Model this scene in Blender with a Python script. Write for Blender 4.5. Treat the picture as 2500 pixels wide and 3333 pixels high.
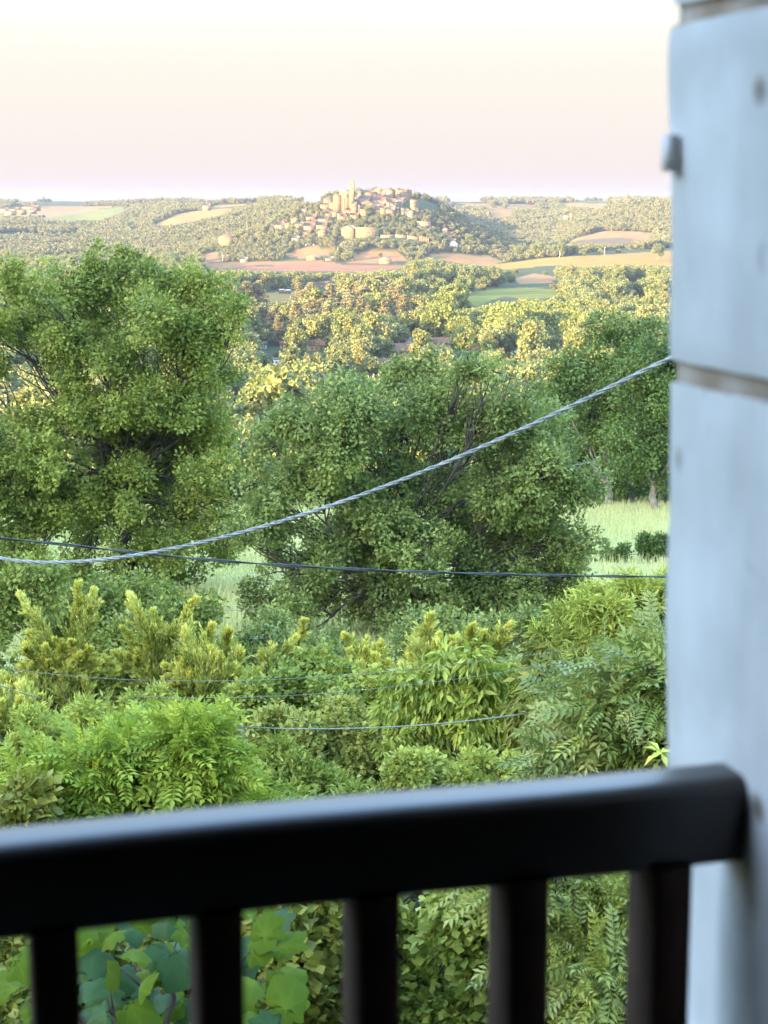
import bpy, math, random
import numpy as np
from mathutils import Matrix, Vector
random.seed(7); rng = np.random.default_rng(11)
scene = bpy.context.scene
col = scene.collection
for o in list(bpy.data.objects): bpy.data.objects.remove(o)

# ------------------------------------------------------------------ camera
F = 5833.0; PITCH = math.atan((1666.5-650)/F)
cam_d = bpy.data.cameras.new('camera'); cam = bpy.data.objects.new('camera', cam_d); col.objects.link(cam)
cam_d.sensor_fit = 'HORIZONTAL'; cam_d.sensor_width = 24.0; cam_d.lens = 24.0*F/2500
cam_d.clip_start = .05; cam_d.clip_end = 30000
cam.location = (0, 0, 0); cam.rotation_euler = (math.pi/2-PITCH, 0, 0)
cam_d.dof.use_dof = True; cam_d.dof.focus_distance = 24.0; cam_d.dof.aperture_fstop = 6.6
scene.camera = cam
# ------------------------------------------------------------------ light
EXPO = 3.05
SUN_EL = math.radians(9.0); LX, LY = .78, .6258
scene.view_settings.view_transform = 'Standard'; scene.view_settings.look = 'None'
scene.view_settings.exposure = EXPO; scene.view_settings.gamma = 1.0
scene.view_settings.use_curve_mapping = False
world = bpy.data.worlds.new('World'); scene.world = world; world.use_nodes = True
def build_world():
    nt = world.node_tree; nt.nodes.clear(); N = nt.nodes.new; L = nt.links.new
    out = N('ShaderNodeOutputWorld'); bg = N('ShaderNodeBackground'); L(bg.outputs[0], out.inputs[0])
    sky = N('ShaderNodeTexSky'); sky.sky_type = 'NISHITA'; sky.sun_disc = False
    sky.sun_elevation = SUN_EL; sky.sun_rotation = math.atan2(-LX, -LY)
    sky.air_density = 1.0; sky.dust_density = 1.5; sky.ozone_density = 1.0
    tc = N('ShaderNodeTexCoord'); sep = N('ShaderNodeSeparateXYZ'); L(tc.outputs['Generated'], sep.inputs[0])
    ramp = N('ShaderNodeValToRGB'); cr = ramp.color_ramp; cr.interpolation = 'LINEAR'
    k = 2**-EXPO/.15
    cols = [(0.0, (.98, .80, .73)), (.012, (.96, .82, .76)), (.03, (.97, .87, .79)), (.06, (1.0, .94, .82)), (.11, (1.0, .98, .90)), (.3, (1.0, 1.04, 1.12))]
    cr.elements[0].position = 0; cr.elements[1].position = 1
    for i, (p, c) in enumerate(cols):
        e = cr.elements[0] if i == 0 else (cr.elements[len(cr.elements)-1] if i == len(cols)-1 else cr.elements.new(p))
        e.position = p; e.color = (c[0]*.5, c[1]*.5, c[2]*.5, 1)
    L(sep.outputs[2], ramp.inputs[0])
    sc = N('ShaderNodeVectorMath'); sc.operation = 'SCALE'; sc.inputs['Scale'].default_value = 2*k
    L(ramp.outputs[0], sc.inputs[0])
    gain = N('ShaderNodeVectorMath'); gain.operation = 'MULTIPLY'; gain.inputs[1].default_value = (1.84, 1.95, 2.14)
    L(sky.outputs[0], gain.inputs[0])
    mr = N('ShaderNodeMapRange'); mr.interpolation_type = 'SMOOTHSTEP'
    mr.inputs[1].default_value = .06; mr.inputs[2].default_value = .55
    mr.inputs[3].default_value = 1.0; mr.inputs[4].default_value = 0.0
    L(sep.outputs[2], mr.inputs[0])
    mx = N('ShaderNodeMix'); mx.data_type = 'RGBA'; L(mr.outputs[0], mx.inputs[0])
    L(gain.outputs[0], mx.inputs[6]); L(sc.outputs[0], mx.inputs[7])
    L(mx.outputs[2], bg.inputs[0]); bg.inputs[1].default_value = .15
build_world()
sun_d = bpy.data.lights.new('sun', 'SUN'); sun_d.energy = 4.0; sun_d.angle = math.radians(.6); sun_d.color = (1.0, .69, .36)
sun = bpy.data.objects.new('sun', sun_d); col.objects.link(sun)
sun.rotation_euler = Vector((LX*math.cos(SUN_EL), LY*math.cos(SUN_EL), -math.sin(SUN_EL))).to_track_quat('-Z', 'Y').to_euler()
sun.location = (-60, -70, 120)
cy = scene.cycles
cy.use_denoising = True; cy.max_bounces = 6; cy.diffuse_bounces = 3; cy.glossy_bounces = 2
cy.transmission_bounces = 3; cy.transparent_max_bounces = 4; cy.volume_bounces = 1
cy.sample_clamp_indirect = 6.0; cy.caustics_reflective = False; cy.caustics_refractive = False
try: cy.denoising_prefilter = 'ACCURATE'
except Exception: pass

# ------------------------------------------------------------------ helpers
CP, SP = math.cos(PITCH), math.sin(PITCH)
def ray(px, py):
    dx = (px-1250)/F; dy = (1666.5-py)/F
    return np.array([dx, CP+dy*SP, -SP+dy*CP])
def at(px, py, D):
    r = ray(px, py); return r*(D/r[1])
def proj(P):
    P = np.asarray(P, float); x, y, z = P[..., 0], P[..., 1], P[..., 2]
    w = y*CP - z*SP; v = y*SP + z*CP
    return 1250+F*x/w, 1666.5-F*v/w
def hash3(i, j, k, s=0):
    n = (i*374761393 + j*668265263 + k*2147483647 + s*1274126177) & 0xFFFFFFFF
    n = ((n ^ (n >> 13))*1274126177) & 0xFFFFFFFF
    return ((n ^ (n >> 16)) & 0xFFFF)/65535.0
def noise3(P, s=0):
    P = np.asarray(P, float); I = np.floor(P).astype(np.int64); f = P-I; f = f*f*(3-2*f)
    out = 0
    for a in (0, 1):
        for b in (0, 1):
            for c in (0, 1):
                w = (f[..., 0] if a else 1-f[..., 0])*(f[..., 1] if b else 1-f[..., 1])*(f[..., 2] if c else 1-f[..., 2])
                out = out + w*hash3(I[..., 0]+a, I[..., 1]+b, I[..., 2]+c, s)
    return out*2-1
def fbm(x, y, wl, s=0, octv=3):
    t = 0; a = 1.0
    for o in range(octv):
        t = t + a*noise3(np.stack([x/wl, y/wl, np.zeros_like(x)+o*7.3], -1), s); wl = wl/2.1; a *= .5
    return t/1.75
def norm(v): return v/np.maximum(np.linalg.norm(v, axis=-1, keepdims=True), 1e-9)

def make_mesh(name, V, tris=None, quads=None, tint=None, smooth=False):
    V = np.asarray(V, np.float32); me = bpy.data.meshes.new(name)
    parts = []; 
    if tris is not None and len(tris): parts.append(np.asarray(tris, np.int32))
    if quads is not None and len(quads): parts.append(np.asarray(quads, np.int32))
    loops = np.concatenate([p.ravel() for p in parts]); tot = np.concatenate([np.full(len(p), p.shape[1], np.int32) for p in parts])
    st = np.concatenate([[0], np.cumsum(tot)[:-1]]).astype(np.int32)
    me.vertices.add(len(V)); me.vertices.foreach_set('co', V.ravel())
    me.loops.add(len(loops)); me.loops.foreach_set('vertex_index', loops)
    me.polygons.add(len(tot)); me.polygons.foreach_set('loop_start', st)
    if smooth: me.polygons.foreach_set('use_smooth', np.ones(len(tot), bool))
    if tint is not None:
        at_ = me.attributes.new('tint', 'FLOAT', 'POINT'); at_.data.foreach_set('value', np.asarray(tint, np.float32))
    me.update(calc_edges=True); return me
class MB:
    def __init__(s): s.V = []; s.T = []; s.Q = []; s.tn = []; s.n = 0
    def add(s, V, tris=None, quads=None, tint=0.5):
        V = np.asarray(V, float)
        if tris is not None and len(tris): s.T.append(np.asarray(tris)+s.n)
        if quads is not None and len(quads): s.Q.append(np.asarray(quads)+s.n)
        s.V.append(V); s.tn.append(np.broadcast_to(np.asarray(tint, float), (len(V),))); s.n += len(V)
    def box(s, c, size, rz=0, R=None):
        hx, hy, hz = np.array(size)/2
        V = np.array([[x, y, z] for z in (-hz, hz) for y in (-hy, hy) for x in (-hx, hx)])
        if rz: 
            ca, sa = math.cos(rz), math.sin(rz); V = np.stack([V[:, 0]*ca-V[:, 1]*sa, V[:, 0]*sa+V[:, 1]*ca, V[:, 2]], 1)
        if R is not None: V = V@np.asarray(R).T
        s.add(V+np.array(c), quads=[[0, 2, 3, 1], [4, 5, 7, 6], [0, 1, 5, 4], [2, 6, 7, 3], [1, 3, 7, 5], [0, 4, 6, 2]])
    def tube(s, P, R, n=6, tint=.5, cap=True):
        P = np.asarray(P, float); k = len(P); R = np.broadcast_to(np.asarray(R, float), (k,))
        T = norm(np.gradient(P, axis=0)); up = np.array([0, 0, 1.]) if abs(T[0, 2]) < .9 else np.array([1., 0, 0])
        A = norm(np.cross(T, up)); B = np.cross(T, A)
        an = np.arange(n)*2*math.pi/n
        V = (P[:, None]+R[:, None, None]*(A[:, None]*np.cos(an)[None, :, None]+B[:, None]*np.sin(an)[None, :, None])).reshape(-1, 3)
        i = np.arange(k-1)[:, None]*n; j = np.arange(n)[None]; j2 = (j+1) % n
        Q = np.stack([i+j, i+j2, i+n+j2, i+n+j], -1).reshape(-1, 4)
        tr = None
        if cap:
            V = np.concatenate([V, P[:1], P[-1:]]); c0, c1 = k*n, k*n+1
            tr = [[c0, (q+1) % n, q] for q in range(n)]+[[c1, (k-1)*n+q, (k-1)*n+(q+1) % n] for q in range(n)]
        s.add(V, tris=tr, quads=Q, tint=tint)
    def mesh(s, name, smooth=False):
        return make_mesh(name, np.concatenate(s.V), np.concatenate(s.T) if s.T else None, np.concatenate(s.Q) if s.Q else None,
                         np.concatenate(s.tn), smooth)
def obj(name, me, mat=None, parent=None, label=None, cat=None, group=None, kind=None, loc=None):
    if isinstance(me, MB): me = me.mesh(name)
    o = bpy.data.objects.new(name, me); col.objects.link(o)
    if mat is not None and me is not None and len(me.materials) == 0: me.materials.append(mat)
    if parent is not None: o.parent = parent
    if loc is not None: o.location = loc
    tag(o, label, cat, group, kind); return o
def tag(o, label=None, cat=None, group=None, kind=None):
    for k, v in (('label', label), ('category', cat), ('group', group), ('kind', kind)):
        if v: o[k] = v
def thing(name, label, cat, loc=(0, 0, 0), group=None, rz=0):
    o = obj(name, None, None, None, label, cat, group, None, tuple(loc)); o.rotation_euler.z = rz; return o
def copy_tree(root):
    r = root.copy(); col.objects.link(r)
    for ch in root.children:
        c = ch.copy(); col.objects.link(c); c.parent = r
    return r

# ------------------------------------------------------------------ materials
def mat_new(name):
    m = bpy.data.materials.new(name); m.use_nodes = True; nt = m.node_tree
    b = nt.nodes['Principled BSDF']; return m, nt, b
def leaf_mat(name, c0, c1, rough=.55, trans=.3, spec=.35, objrand=0.0, cr=None):
    m, nt, b = mat_new(name); N = nt.nodes.new; L = nt.links.new
    a = N('ShaderNodeAttribute'); a.attribute_name = 'tint'
    ramp = N('ShaderNodeValToRGB'); e = ramp.color_ramp.elements; e[0].color = (*c0, 1); e[1].color = (*c1, 1); e[0].position = .1; e[1].position = .95
    L(a.outputs['Fac'], ramp.inputs[0]); colr = ramp.outputs[0]
    if objrand:
        oi = N('ShaderNodeObjectInfo'); mx = N('ShaderNodeMix'); mx.data_type = 'RGBA'
        r2 = N('ShaderNodeValToRGB'); r2.color_ramp.elements.remove(r2.color_ramp.elements[1])
        pal = cr; r2.color_ramp.interpolation = 'LINEAR'
        for i, c in enumerate(pal):
            el = r2.color_ramp.elements[0] if i == 0 else r2.color_ramp.elements.new(i/(len(pal)-1))
            el.position = i/(len(pal)-1); el.color = (*c, 1)
        L(oi.outputs['Random'], r2.inputs[0]); mx.inputs[0].default_value = objrand
        L(colr, mx.inputs[6]); L(r2.outputs[0], mx.inputs[7]); colr = mx.outputs[2]
    L(colr, b.inputs['Base Color']); b.inputs['Roughness'].default_value = rough; b.inputs['Specular IOR Level'].default_value = spec
    t = N('ShaderNodeBsdfTranslucent'); L(colr, t.inputs[0])
    ms = N('ShaderNodeMixShader'); ms.inputs[0].default_value = trans
    L(b.outputs[0], ms.inputs[1]); L(t.outputs[0], ms.inputs[2]); L(ms.outputs[0], nt.nodes['Material Output'].inputs[0])
    return m
def noise_mat(name, c0, c1, scale=5, rough=.8, bump=0, detail=4, spec=.3, metallic=0, c2=None, pos=(.35, .65), coord='Object'):
    m, nt, b = mat_new(name); N = nt.nodes.new; L = nt.links.new
    tc = N('ShaderNodeTexCoord'); n = N('ShaderNodeTexNoise'); n.inputs['Scale'].default_value = scale; n.inputs['Detail'].default_value = detail
    L(tc.outputs[coord], n.inputs['Vector'])
    r = N('ShaderNodeValToRGB'); e = r.color_ramp.elements; e[0].color = (*c0, 1); e[1].color = (*c1, 1); e[0].position, e[1].position = pos
    if c2: el = r.color_ramp.elements.new(.9); el.color = (*c2, 1)
    L(n.outputs['Fac'], r.inputs[0]); L(r.outputs[0], b.inputs['Base Color'])
    b.inputs['Roughness'].default_value = rough; b.inputs['Specular IOR Level'].default_value = spec; b.inputs['Metallic'].default_value = metallic
    if bump:
        bp = N('ShaderNodeBump'); bp.inputs['Strength'].default_value = bump; bp.inputs['Distance'].default_value = .02
        L(n.outputs['Fac'], bp.inputs['Height']); L(bp.outputs[0], b.inputs['Normal'])
    return m
M = {}
M['oak'] = leaf_mat('oak leaves', (0.147, 0.197, 0.035), (0.373, 0.414, 0.075), trans=.3)
M['oak_olive'] = leaf_mat('olive oak leaves', (.13, .175, .045), (.33, .395, .10), trans=.3)
M['dark_oak'] = leaf_mat('dark woodland leaves', (0.078, 0.130, 0.029), (0.181, 0.250, 0.049), trans=.25)
M['valley'] = leaf_mat('valley tree leaves', (0.117, 0.146, 0.045), (0.233, 0.246, 0.070), trans=.2, objrand=.65, cr=[(0.106, 0.157, 0.050), (0.180, 0.185, 0.055), (0.158, 0.202, 0.060), (0.222, 0.213, 0.075), (0.127, 0.168, 0.070)])
M['yellow_tree'] = leaf_mat('plane and sunlit tree leaves', (0.156, 0.192, 0.045), (0.264, 0.283, 0.070), trans=.3)
M['cedar'] = leaf_mat('cedar needles', (0.166, 0.163, 0.075), (0.310, 0.272, 0.140), trans=.1)
M['hill'] = leaf_mat('hill forest leaves', (0.112, 0.127, 0.055), (0.212, 0.213, 0.083), trans=.15, objrand=.6, cr=[(0.101, 0.127, 0.050), (0.172, 0.176, 0.061), (0.223, 0.192, 0.099), (0.121, 0.160, 0.066)])
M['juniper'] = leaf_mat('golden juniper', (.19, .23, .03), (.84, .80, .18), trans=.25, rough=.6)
M['lime'] = leaf_mat('willow leaves', (0.269, 0.341, 0.050), (0.635, 0.641, 0.130), trans=.35)
M['ash'] = leaf_mat('ash leaflets', (0.207, 0.300, 0.030), (0.537, 0.590, 0.080), trans=.35)
M['blue_ash'] = leaf_mat('glossy pinnate leaflets', (0.142, 0.207, 0.039), (0.393, 0.415, 0.078), trans=.3, rough=.33, spec=.6)
M['shrub'] = leaf_mat('mixed shrub leaves', (0.171, 0.238, 0.035), (0.476, 0.496, 0.090), trans=.3)
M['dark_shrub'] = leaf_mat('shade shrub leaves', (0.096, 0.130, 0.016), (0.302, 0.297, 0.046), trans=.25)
M['cherry'] = leaf_mat('cherry leaves', (0.183, 0.259, 0.035), (0.463, 0.517, 0.085), trans=.3, rough=.45)
M['rose'] = leaf_mat('reddish shoots', (0.159, 0.207, 0.040), (0.440, 0.435, 0.090), trans=.3)
M['yellow_leaf'] = leaf_mat('yellow leaf', (.55, .6, .08), (.75, .75, .15), trans=.3)
M['bark'] = noise_mat('bark', (.028, .024, .019), (.085, .072, .056), 3, .9, .4)
M['dead'] = noise_mat('dead twig', (.30, .28, .24), (.45, .42, .36), 6, .9)
M['palebark'] = noise_mat('pale bark', (.16, .14, .11), (.34, .30, .24), 2, .9)

# ------------------------------------------------------------------ terrain
PROF = [(-50, -5.5), (0, -5.5), (8, -6), (25, -8.7), (58, -14.3), (90, -18), (128, -22), (160, -27), (260, -50), (420, -74), (600, -80), (1200, -80.5), (1800, -80)]
COLS = {
 -300: [(2500, -80), (3000, -60), (3500, -45), (4000, -32), (4600, -15), (5000, -8), (12000, -8)],
 0: [(2500, -80), (3000, -60), (3500, -45), (4000, -32), (4600, -15), (5000, -8), (12000, -8)],
 250: [(2500, -80), (3000, -62), (3500, -47), (3700, -42), (4300, -22), (4800, -10), (5200, -8), (12000, -8)],
 420: [(2500, -78), (3000, -58), (3400, -40), (3700, -28), (4200, -14), (4800, -9), (12000, -8)],
 600: [(2400, -78), (2800, -50), (3100, -30), (3500, -17), (3900, -10), (4300, -4), (12000, -6)],
 750: [(2300, -78), (2600, -55), (2900, -30), (3200, -14), (3500, -3), (5000, -3), (12000, -6)],
 900: [(2200, -78), (2450, -55), (2700, -28), (2950, -8), (3150, 3), (3500, 2), (5000, -3), (12000, -6)],
 1020: [(2150, -79), (2250, -74), (2400, -58), (2600, -30), (2800, -8), (2900, 1), (3300, 0), (12000, -6)],
 1150: [(2150, -79), (2600, -60), (2800, -20), (2980, 1), (3400, 0), (4000, -4), (12000, -6)],  # hidden ground behind the town, both columns, raised to shade the right valley
 1300: [(2150, -79), (2750, -78), (2950, -40), (3150, -4), (3300, 0), (3800, -4), (5000, -6), (12000, -6)],
 1450: [(1900, -79), (3000, -78), (3500, -50), (4000, -18), (4400, -3), (6000, -4), (12000, -6)],
 1650: [(1900, -79), (2100, -76), (3000, -76), (3500, -45), (3900, -22), (4500, -6), (6000, -4), (12000, -6)],
 1800: [(1900, -78), (2150, -72), (2330, -67), (2450, -72), (2700, -76), (3000, -70), (3500, -42), (4200, -20), (4700, -3), (12000, -6)],
 1900: [(1900, -78), (2100, -72), (2330, -65), (2450, -68), (2700, -68), (2900, -52), (3200, -35), (3600, -22), (4200, -10), (4800, 0), (12000, -6)],
 2050: [(1900, -78), (2100, -72), (2330, -64), (2450, -68), (2600, -64), (2850, -48), (3100, -25), (3300, -8), (3450, 0), (5000, -2), (12000, -6)],
 2250: [(1900, -78), (2100, -72), (2330, -63), (2500, -64), (2700, -50), (2950, -22), (3150, -1), (3300, 2), (5000, 0), (12000, -6)],
 2700: [(1900, -78), (2330, -63), (2500, -64), (2700, -50), (2950, -22), (3150, -1), (3300, 2), (5000, 0), (12000, -6)],
}
DG = np.arange(0, 12001, 20.0)
CX = np.array(sorted(COLS)); TAB = []
for c in CX:
    p = PROF+COLS[c]; z = np.interp(DG, [q[0] for q in p], [q[1] for q in p])
    k = np.ones(9)/9; far = np.convolve(np.pad(z, 4, 'edge'), k, 'valid')
    w = np.clip((DG-1500)/300, 0, 1); TAB.append(z*(1-w)+far*w)
TAB = np.array(TAB)
TAB = TAB-np.interp(CX, [300, 600, 900, 1150, 1300, 1450, 1900, 2100], [0, 5, 10, 10, 10, 5, 5, 9])[:, None]*np.clip((DG-2450)/300, 0, 1)[None]
HX, HY = -8.0, 2500.0
def terrain(x, y, rough=True):
    x = np.asarray(x, float); y = np.asarray(y, float)
    yc = np.clip(y, 0, 11990); cxp = 1250+F*1.015*x/np.maximum(y, 30)
    cxp = np.clip(cxp, CX[0], CX[-1]-1e-6)
    ci = np.clip(np.searchsorted(CX, cxp, 'right')-1, 0, len(CX)-2); cf = (cxp-CX[ci])/(CX[ci+1]-CX[ci]); cf = cf*cf*(3-2*cf)*.5+cf*.5
    df = yc/20.0; di = np.floor(df).astype(int); dfr = df-di
    z = (TAB[ci, di]*(1-dfr)+TAB[ci, di+1]*dfr)*(1-cf)+(TAB[ci+1, di]*(1-dfr)+TAB[ci+1, di+1]*dfr)*cf
    near = np.interp(y, [p[0] for p in PROF], [p[1] for p in PROF]); z = np.where(y < 1500, near, z)
    if rough:
        amp = np.clip((y-200)/1600, 0, 1)*3.2+np.clip((y-2600)/800, 0, 1)*3.0+np.clip((y-6000)/1500, 0, 1)*8
        z = z+amp*fbm(x, y, 260, 3)
    dx, dy = x-HX, y-HY
    re = np.sqrt((dx/np.where(dx > 0, 1.0, 1.2))**2+(dy/np.where(dy < 0, 1.25, 1.6))**2)
    hill = np.interp(re, [0, 40, 62, 80, 108, 134, 194, 250, 310], [4, 3.5, 0, -6, -24, -39, -65, -76, -84])
    d = hill-z; z = np.where(d > 6, hill, np.where(d < -6, z, z+(d+6)**2/24))
    s = -(x*LX+y*LY); t = -x*LY+y*LX
    fade = 1-np.clip((t-150)/190, 0, 1); fade = fade*fade*(3-2*fade)
    return z+44*np.exp(-((s-128)/56.0)**2)*fade  # unseen ridge behind the camera, added to keep the foreground in shade
def hit(px, py, y0=120, y1=6000, n=3000):
    r = ray(px, py); Y = np.geomspace(y0, y1, n); x = r[0]/r[1]*Y; z = r[2]/r[1]*Y
    b = np.nonzero(terrain(x, Y) > z)[0]
    i = b[0] if len(b) else n-1
    return np.array([x[i], Y[i], float(terrain(x[i], Y[i]))]), bool(len(b))

FIELDS = [  # outlines on the ground seen in the photograph, soil or crop colour
 ([(660, 856), (800, 853), (900, 850), (1010, 846), (1120, 858), (900, 860), (800, 868), (690, 882)], (0.242, 0.129, 0.052)),
 ([(700, 884), (800, 870), (900, 863), (1000, 859), (1150, 861), (1320, 866), (1330, 872), (1200, 886), (1050, 883), (850, 883)], (.235, .112, .058)),
 ([(1150, 830), (1200, 812), (1290, 815), (1330, 850), (1280, 858), (1130, 856)], (0.242, 0.134, 0.055)),
 ([(925, 828), (1010, 801), (1095, 816), (1060, 830), (1020, 842), (950, 838)], (0.242, 0.134, 0.055)),
 ([(1380, 832), (1450, 822), (1600, 835), (1640, 850), (1590, 870), (1460, 852)], (0.231, 0.134, 0.052)),
 ([(1600, 862), (1750, 842), (1900, 832), (2220, 815), (2260, 870), (2050, 862), (1900, 870), (1800, 864), (1640, 878)], (0.271, 0.165, 0.037)),
 ([(780, 962), (950, 945), (957, 975), (900, 987), (780, 987)], (0.242, 0.156, 0.040)),
 ([(1490, 968), (1600, 940), (1700, 934), (1830, 943), (1820, 966), (1740, 976), (1640, 964), (1570, 990), (1545, 998)], (0.127, 0.138, 0.025)),
 ([(1950, 952), (2100, 938), (2100, 966), (1960, 968)], (0.220, 0.156, 0.031)),
 ([(1670, 908), (1740, 890), (1810, 902), (1795, 922), (1690, 924)], (0.255, 0.143, 0.061)),
 ([(1220, 946), (1500, 936), (1520, 956), (1300, 962)], (0.231, 0.147, 0.052)),
 ([(130, 716), (270, 690), (400, 671), (412, 685), (370, 703), (320, 718), (230, 718)], (0.150, 0.160, 0.037)),
 ([(110, 671), (395, 671), (300, 683), (130, 692)], (0.255, 0.151, 0.052)),
 ([(500, 732), (580, 697), (620, 688), (765, 678), (720, 701), (640, 719), (560, 734)], (0.260, 0.151, 0.046)),
 ([(650, 674), (720, 667), (840, 660), (840, 664), (720, 676)], (0.242, 0.147, 0.048)),
 ([(1445, 655), (1520, 652), (1595, 661), (1580, 670), (1510, 666)], (0.266, 0.151, 0.055)),
 ([(1590, 680), (1660, 682), (1672, 706), (1600, 706)], (0.266, 0.151, 0.048)),
 ([(1650, 664), (1740, 667), (1748, 678), (1660, 673)], (0.255, 0.147, 0.052)),
 ([(1818, 659), (1978, 661), (1962, 679), (1850, 671)], (0.266, 0.156, 0.055)),
 ([(1848, 787), (1900, 768), (1960, 752), (2060, 752), (2128, 760), (2115, 780), (2020, 797), (1870, 797)], (0.255, 0.143, 0.058)),
 ([(656, 845), (665, 828), (712, 818), (718, 852), (670, 856)], (0.242, 0.129, 0.052)),
 ([(-30, 690), (60, 672), (125, 684), (120, 692), (0, 702)], (0.220, 0.143, 0.052)),
 ([(1060, 648), (1030, 652), (950, 650), (960, 656), (1040, 660)], (0.255, 0.147, 0.055)),
]
def in_poly(px, py, poly):
    px = np.asarray(px); py = np.asarray(py); c = np.zeros(px.shape, bool); n = len(poly)
    for i in range(n):
        x0, y0 = poly[i]; x1, y1 = poly[(i+1) % n]
        m = ((y0 > py) != (y1 > py)) & (px < (x1-x0)*(py-y0)/((y1-y0) or 1e-9)+x0); c ^= m
    return c
FW = []
for poly, c in FIELDS:                       # outlines carried to their place on the ground (metres, X and Y)
    pts = []
    for i in range(len(poly)):
        a, b = poly[i], poly[(i+1) % len(poly)]
        for f in (0, .5):
            h_, ok = hit(a[0]*(1-f)+b[0]*f, a[1]*(1-f)+b[1]*f, 400)
            if ok: pts.append((h_[0], h_[1]))
    FW.append((pts, c))
def build_ground():
    az = np.concatenate([np.radians(np.linspace(-14.5, 14.5, 300)), np.radians(np.linspace(14.5, 345.5, 72)[1:-1])])
    R = np.concatenate([np.geomspace(.8, 500, 90)[:-1], np.geomspace(500, 2000, 170)[:-1], np.arange(2000, 5200, 16.0), np.geomspace(5200, 7400, 14)])
    A, RR = np.meshgrid(az, R); x = RR*np.sin(A); y = RR*np.cos(A); z = terrain(x, y)
    na, nr = len(az), len(R)
    V = np.stack([x, y, z], -1).reshape(-1, 3); V = np.concatenate([V, [[0, 0, -5.5]]])
    i = np.arange(nr-1)[:, None]*na; j = np.arange(na)[None]; j2 = (j+1) % na
    Q = np.stack([i+j, i+na+j, i+na+j2, i+j2], -1).reshape(-1, 4)
    T = np.stack([np.full(na, len(V)-1), np.arange(na), (np.arange(na)+1) % na], -1)
    X, Y = V[:, 0], V[:, 1]
    C = np.tile(np.array([.055, .07, .03]), (len(V), 1))
    n1 = fbm(X, Y, 420, 9)[:, None]
    C = np.where((Y > 3600)[:, None] & (n1 > .05), np.array([.24, .16, .07]), C)
    C = np.where((Y > 3600)[:, None] & (n1 < -.35), np.array([.13, .17, .05]), C)
    me_ = ((Y > 40) & (Y < 140))[:, None]; C = np.where(me_, np.array([.36, .37, .13]), C)
    for pts, c in FW:
        if len(pts) > 2: C = np.where(in_poly(X, Y, pts)[:, None], np.array(c), C)
    me = make_mesh('ground', V, T[:, [0, 2, 1]], Q[:, ::-1], smooth=True)
    ca = me.color_attributes.new('cover', 'FLOAT_COLOR', 'POINT'); ca.data.foreach_set('color', np.concatenate([C, np.ones((len(C), 1))], 1).astype(np.float32).ravel())
    m, nt, b = mat_new('land cover'); N = nt.nodes.new; L = nt.links.new
    a = N('ShaderNodeAttribute'); a.attribute_name = 'cover'
    tc = N('ShaderNodeTexCoord'); n = N('ShaderNodeTexNoise'); n.inputs['Scale'].default_value = .05; n.inputs['Detail'].default_value = 8
    L(tc.outputs['Object'], n.inputs['Vector'])
    w = N('ShaderNodeTexNoise'); w.inputs['Scale'].default_value = 1.4; w.inputs['Detail'].default_value = 5; L(tc.outputs['Object'], w.inputs['Vector'])
    ad = N('ShaderNodeMath'); ad.operation = 'ADD'; L(n.outputs['Fac'], ad.inputs[0]); L(w.outputs['Fac'], ad.inputs[1])
    mr = N('ShaderNodeMapRange'); mr.inputs[1].default_value = .6; mr.inputs[2].default_value = 1.4; mr.inputs[3].default_value = .72; mr.inputs[4].default_value = 1.25
    L(ad.outputs[0], mr.inputs[0])
    v = N('ShaderNodeVectorMath'); v.operation = 'SCALE'; L(a.outputs['Color'], v.inputs[0]); L(mr.outputs[0], v.inputs['Scale'])
    L(v.outputs[0], b.inputs['Base Color']); b.inputs['Roughness'].default_value = .95; b.inputs['Specular IOR Level'].default_value = .1
    obj('ground', me, m, kind='structure')
build_ground()

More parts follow.
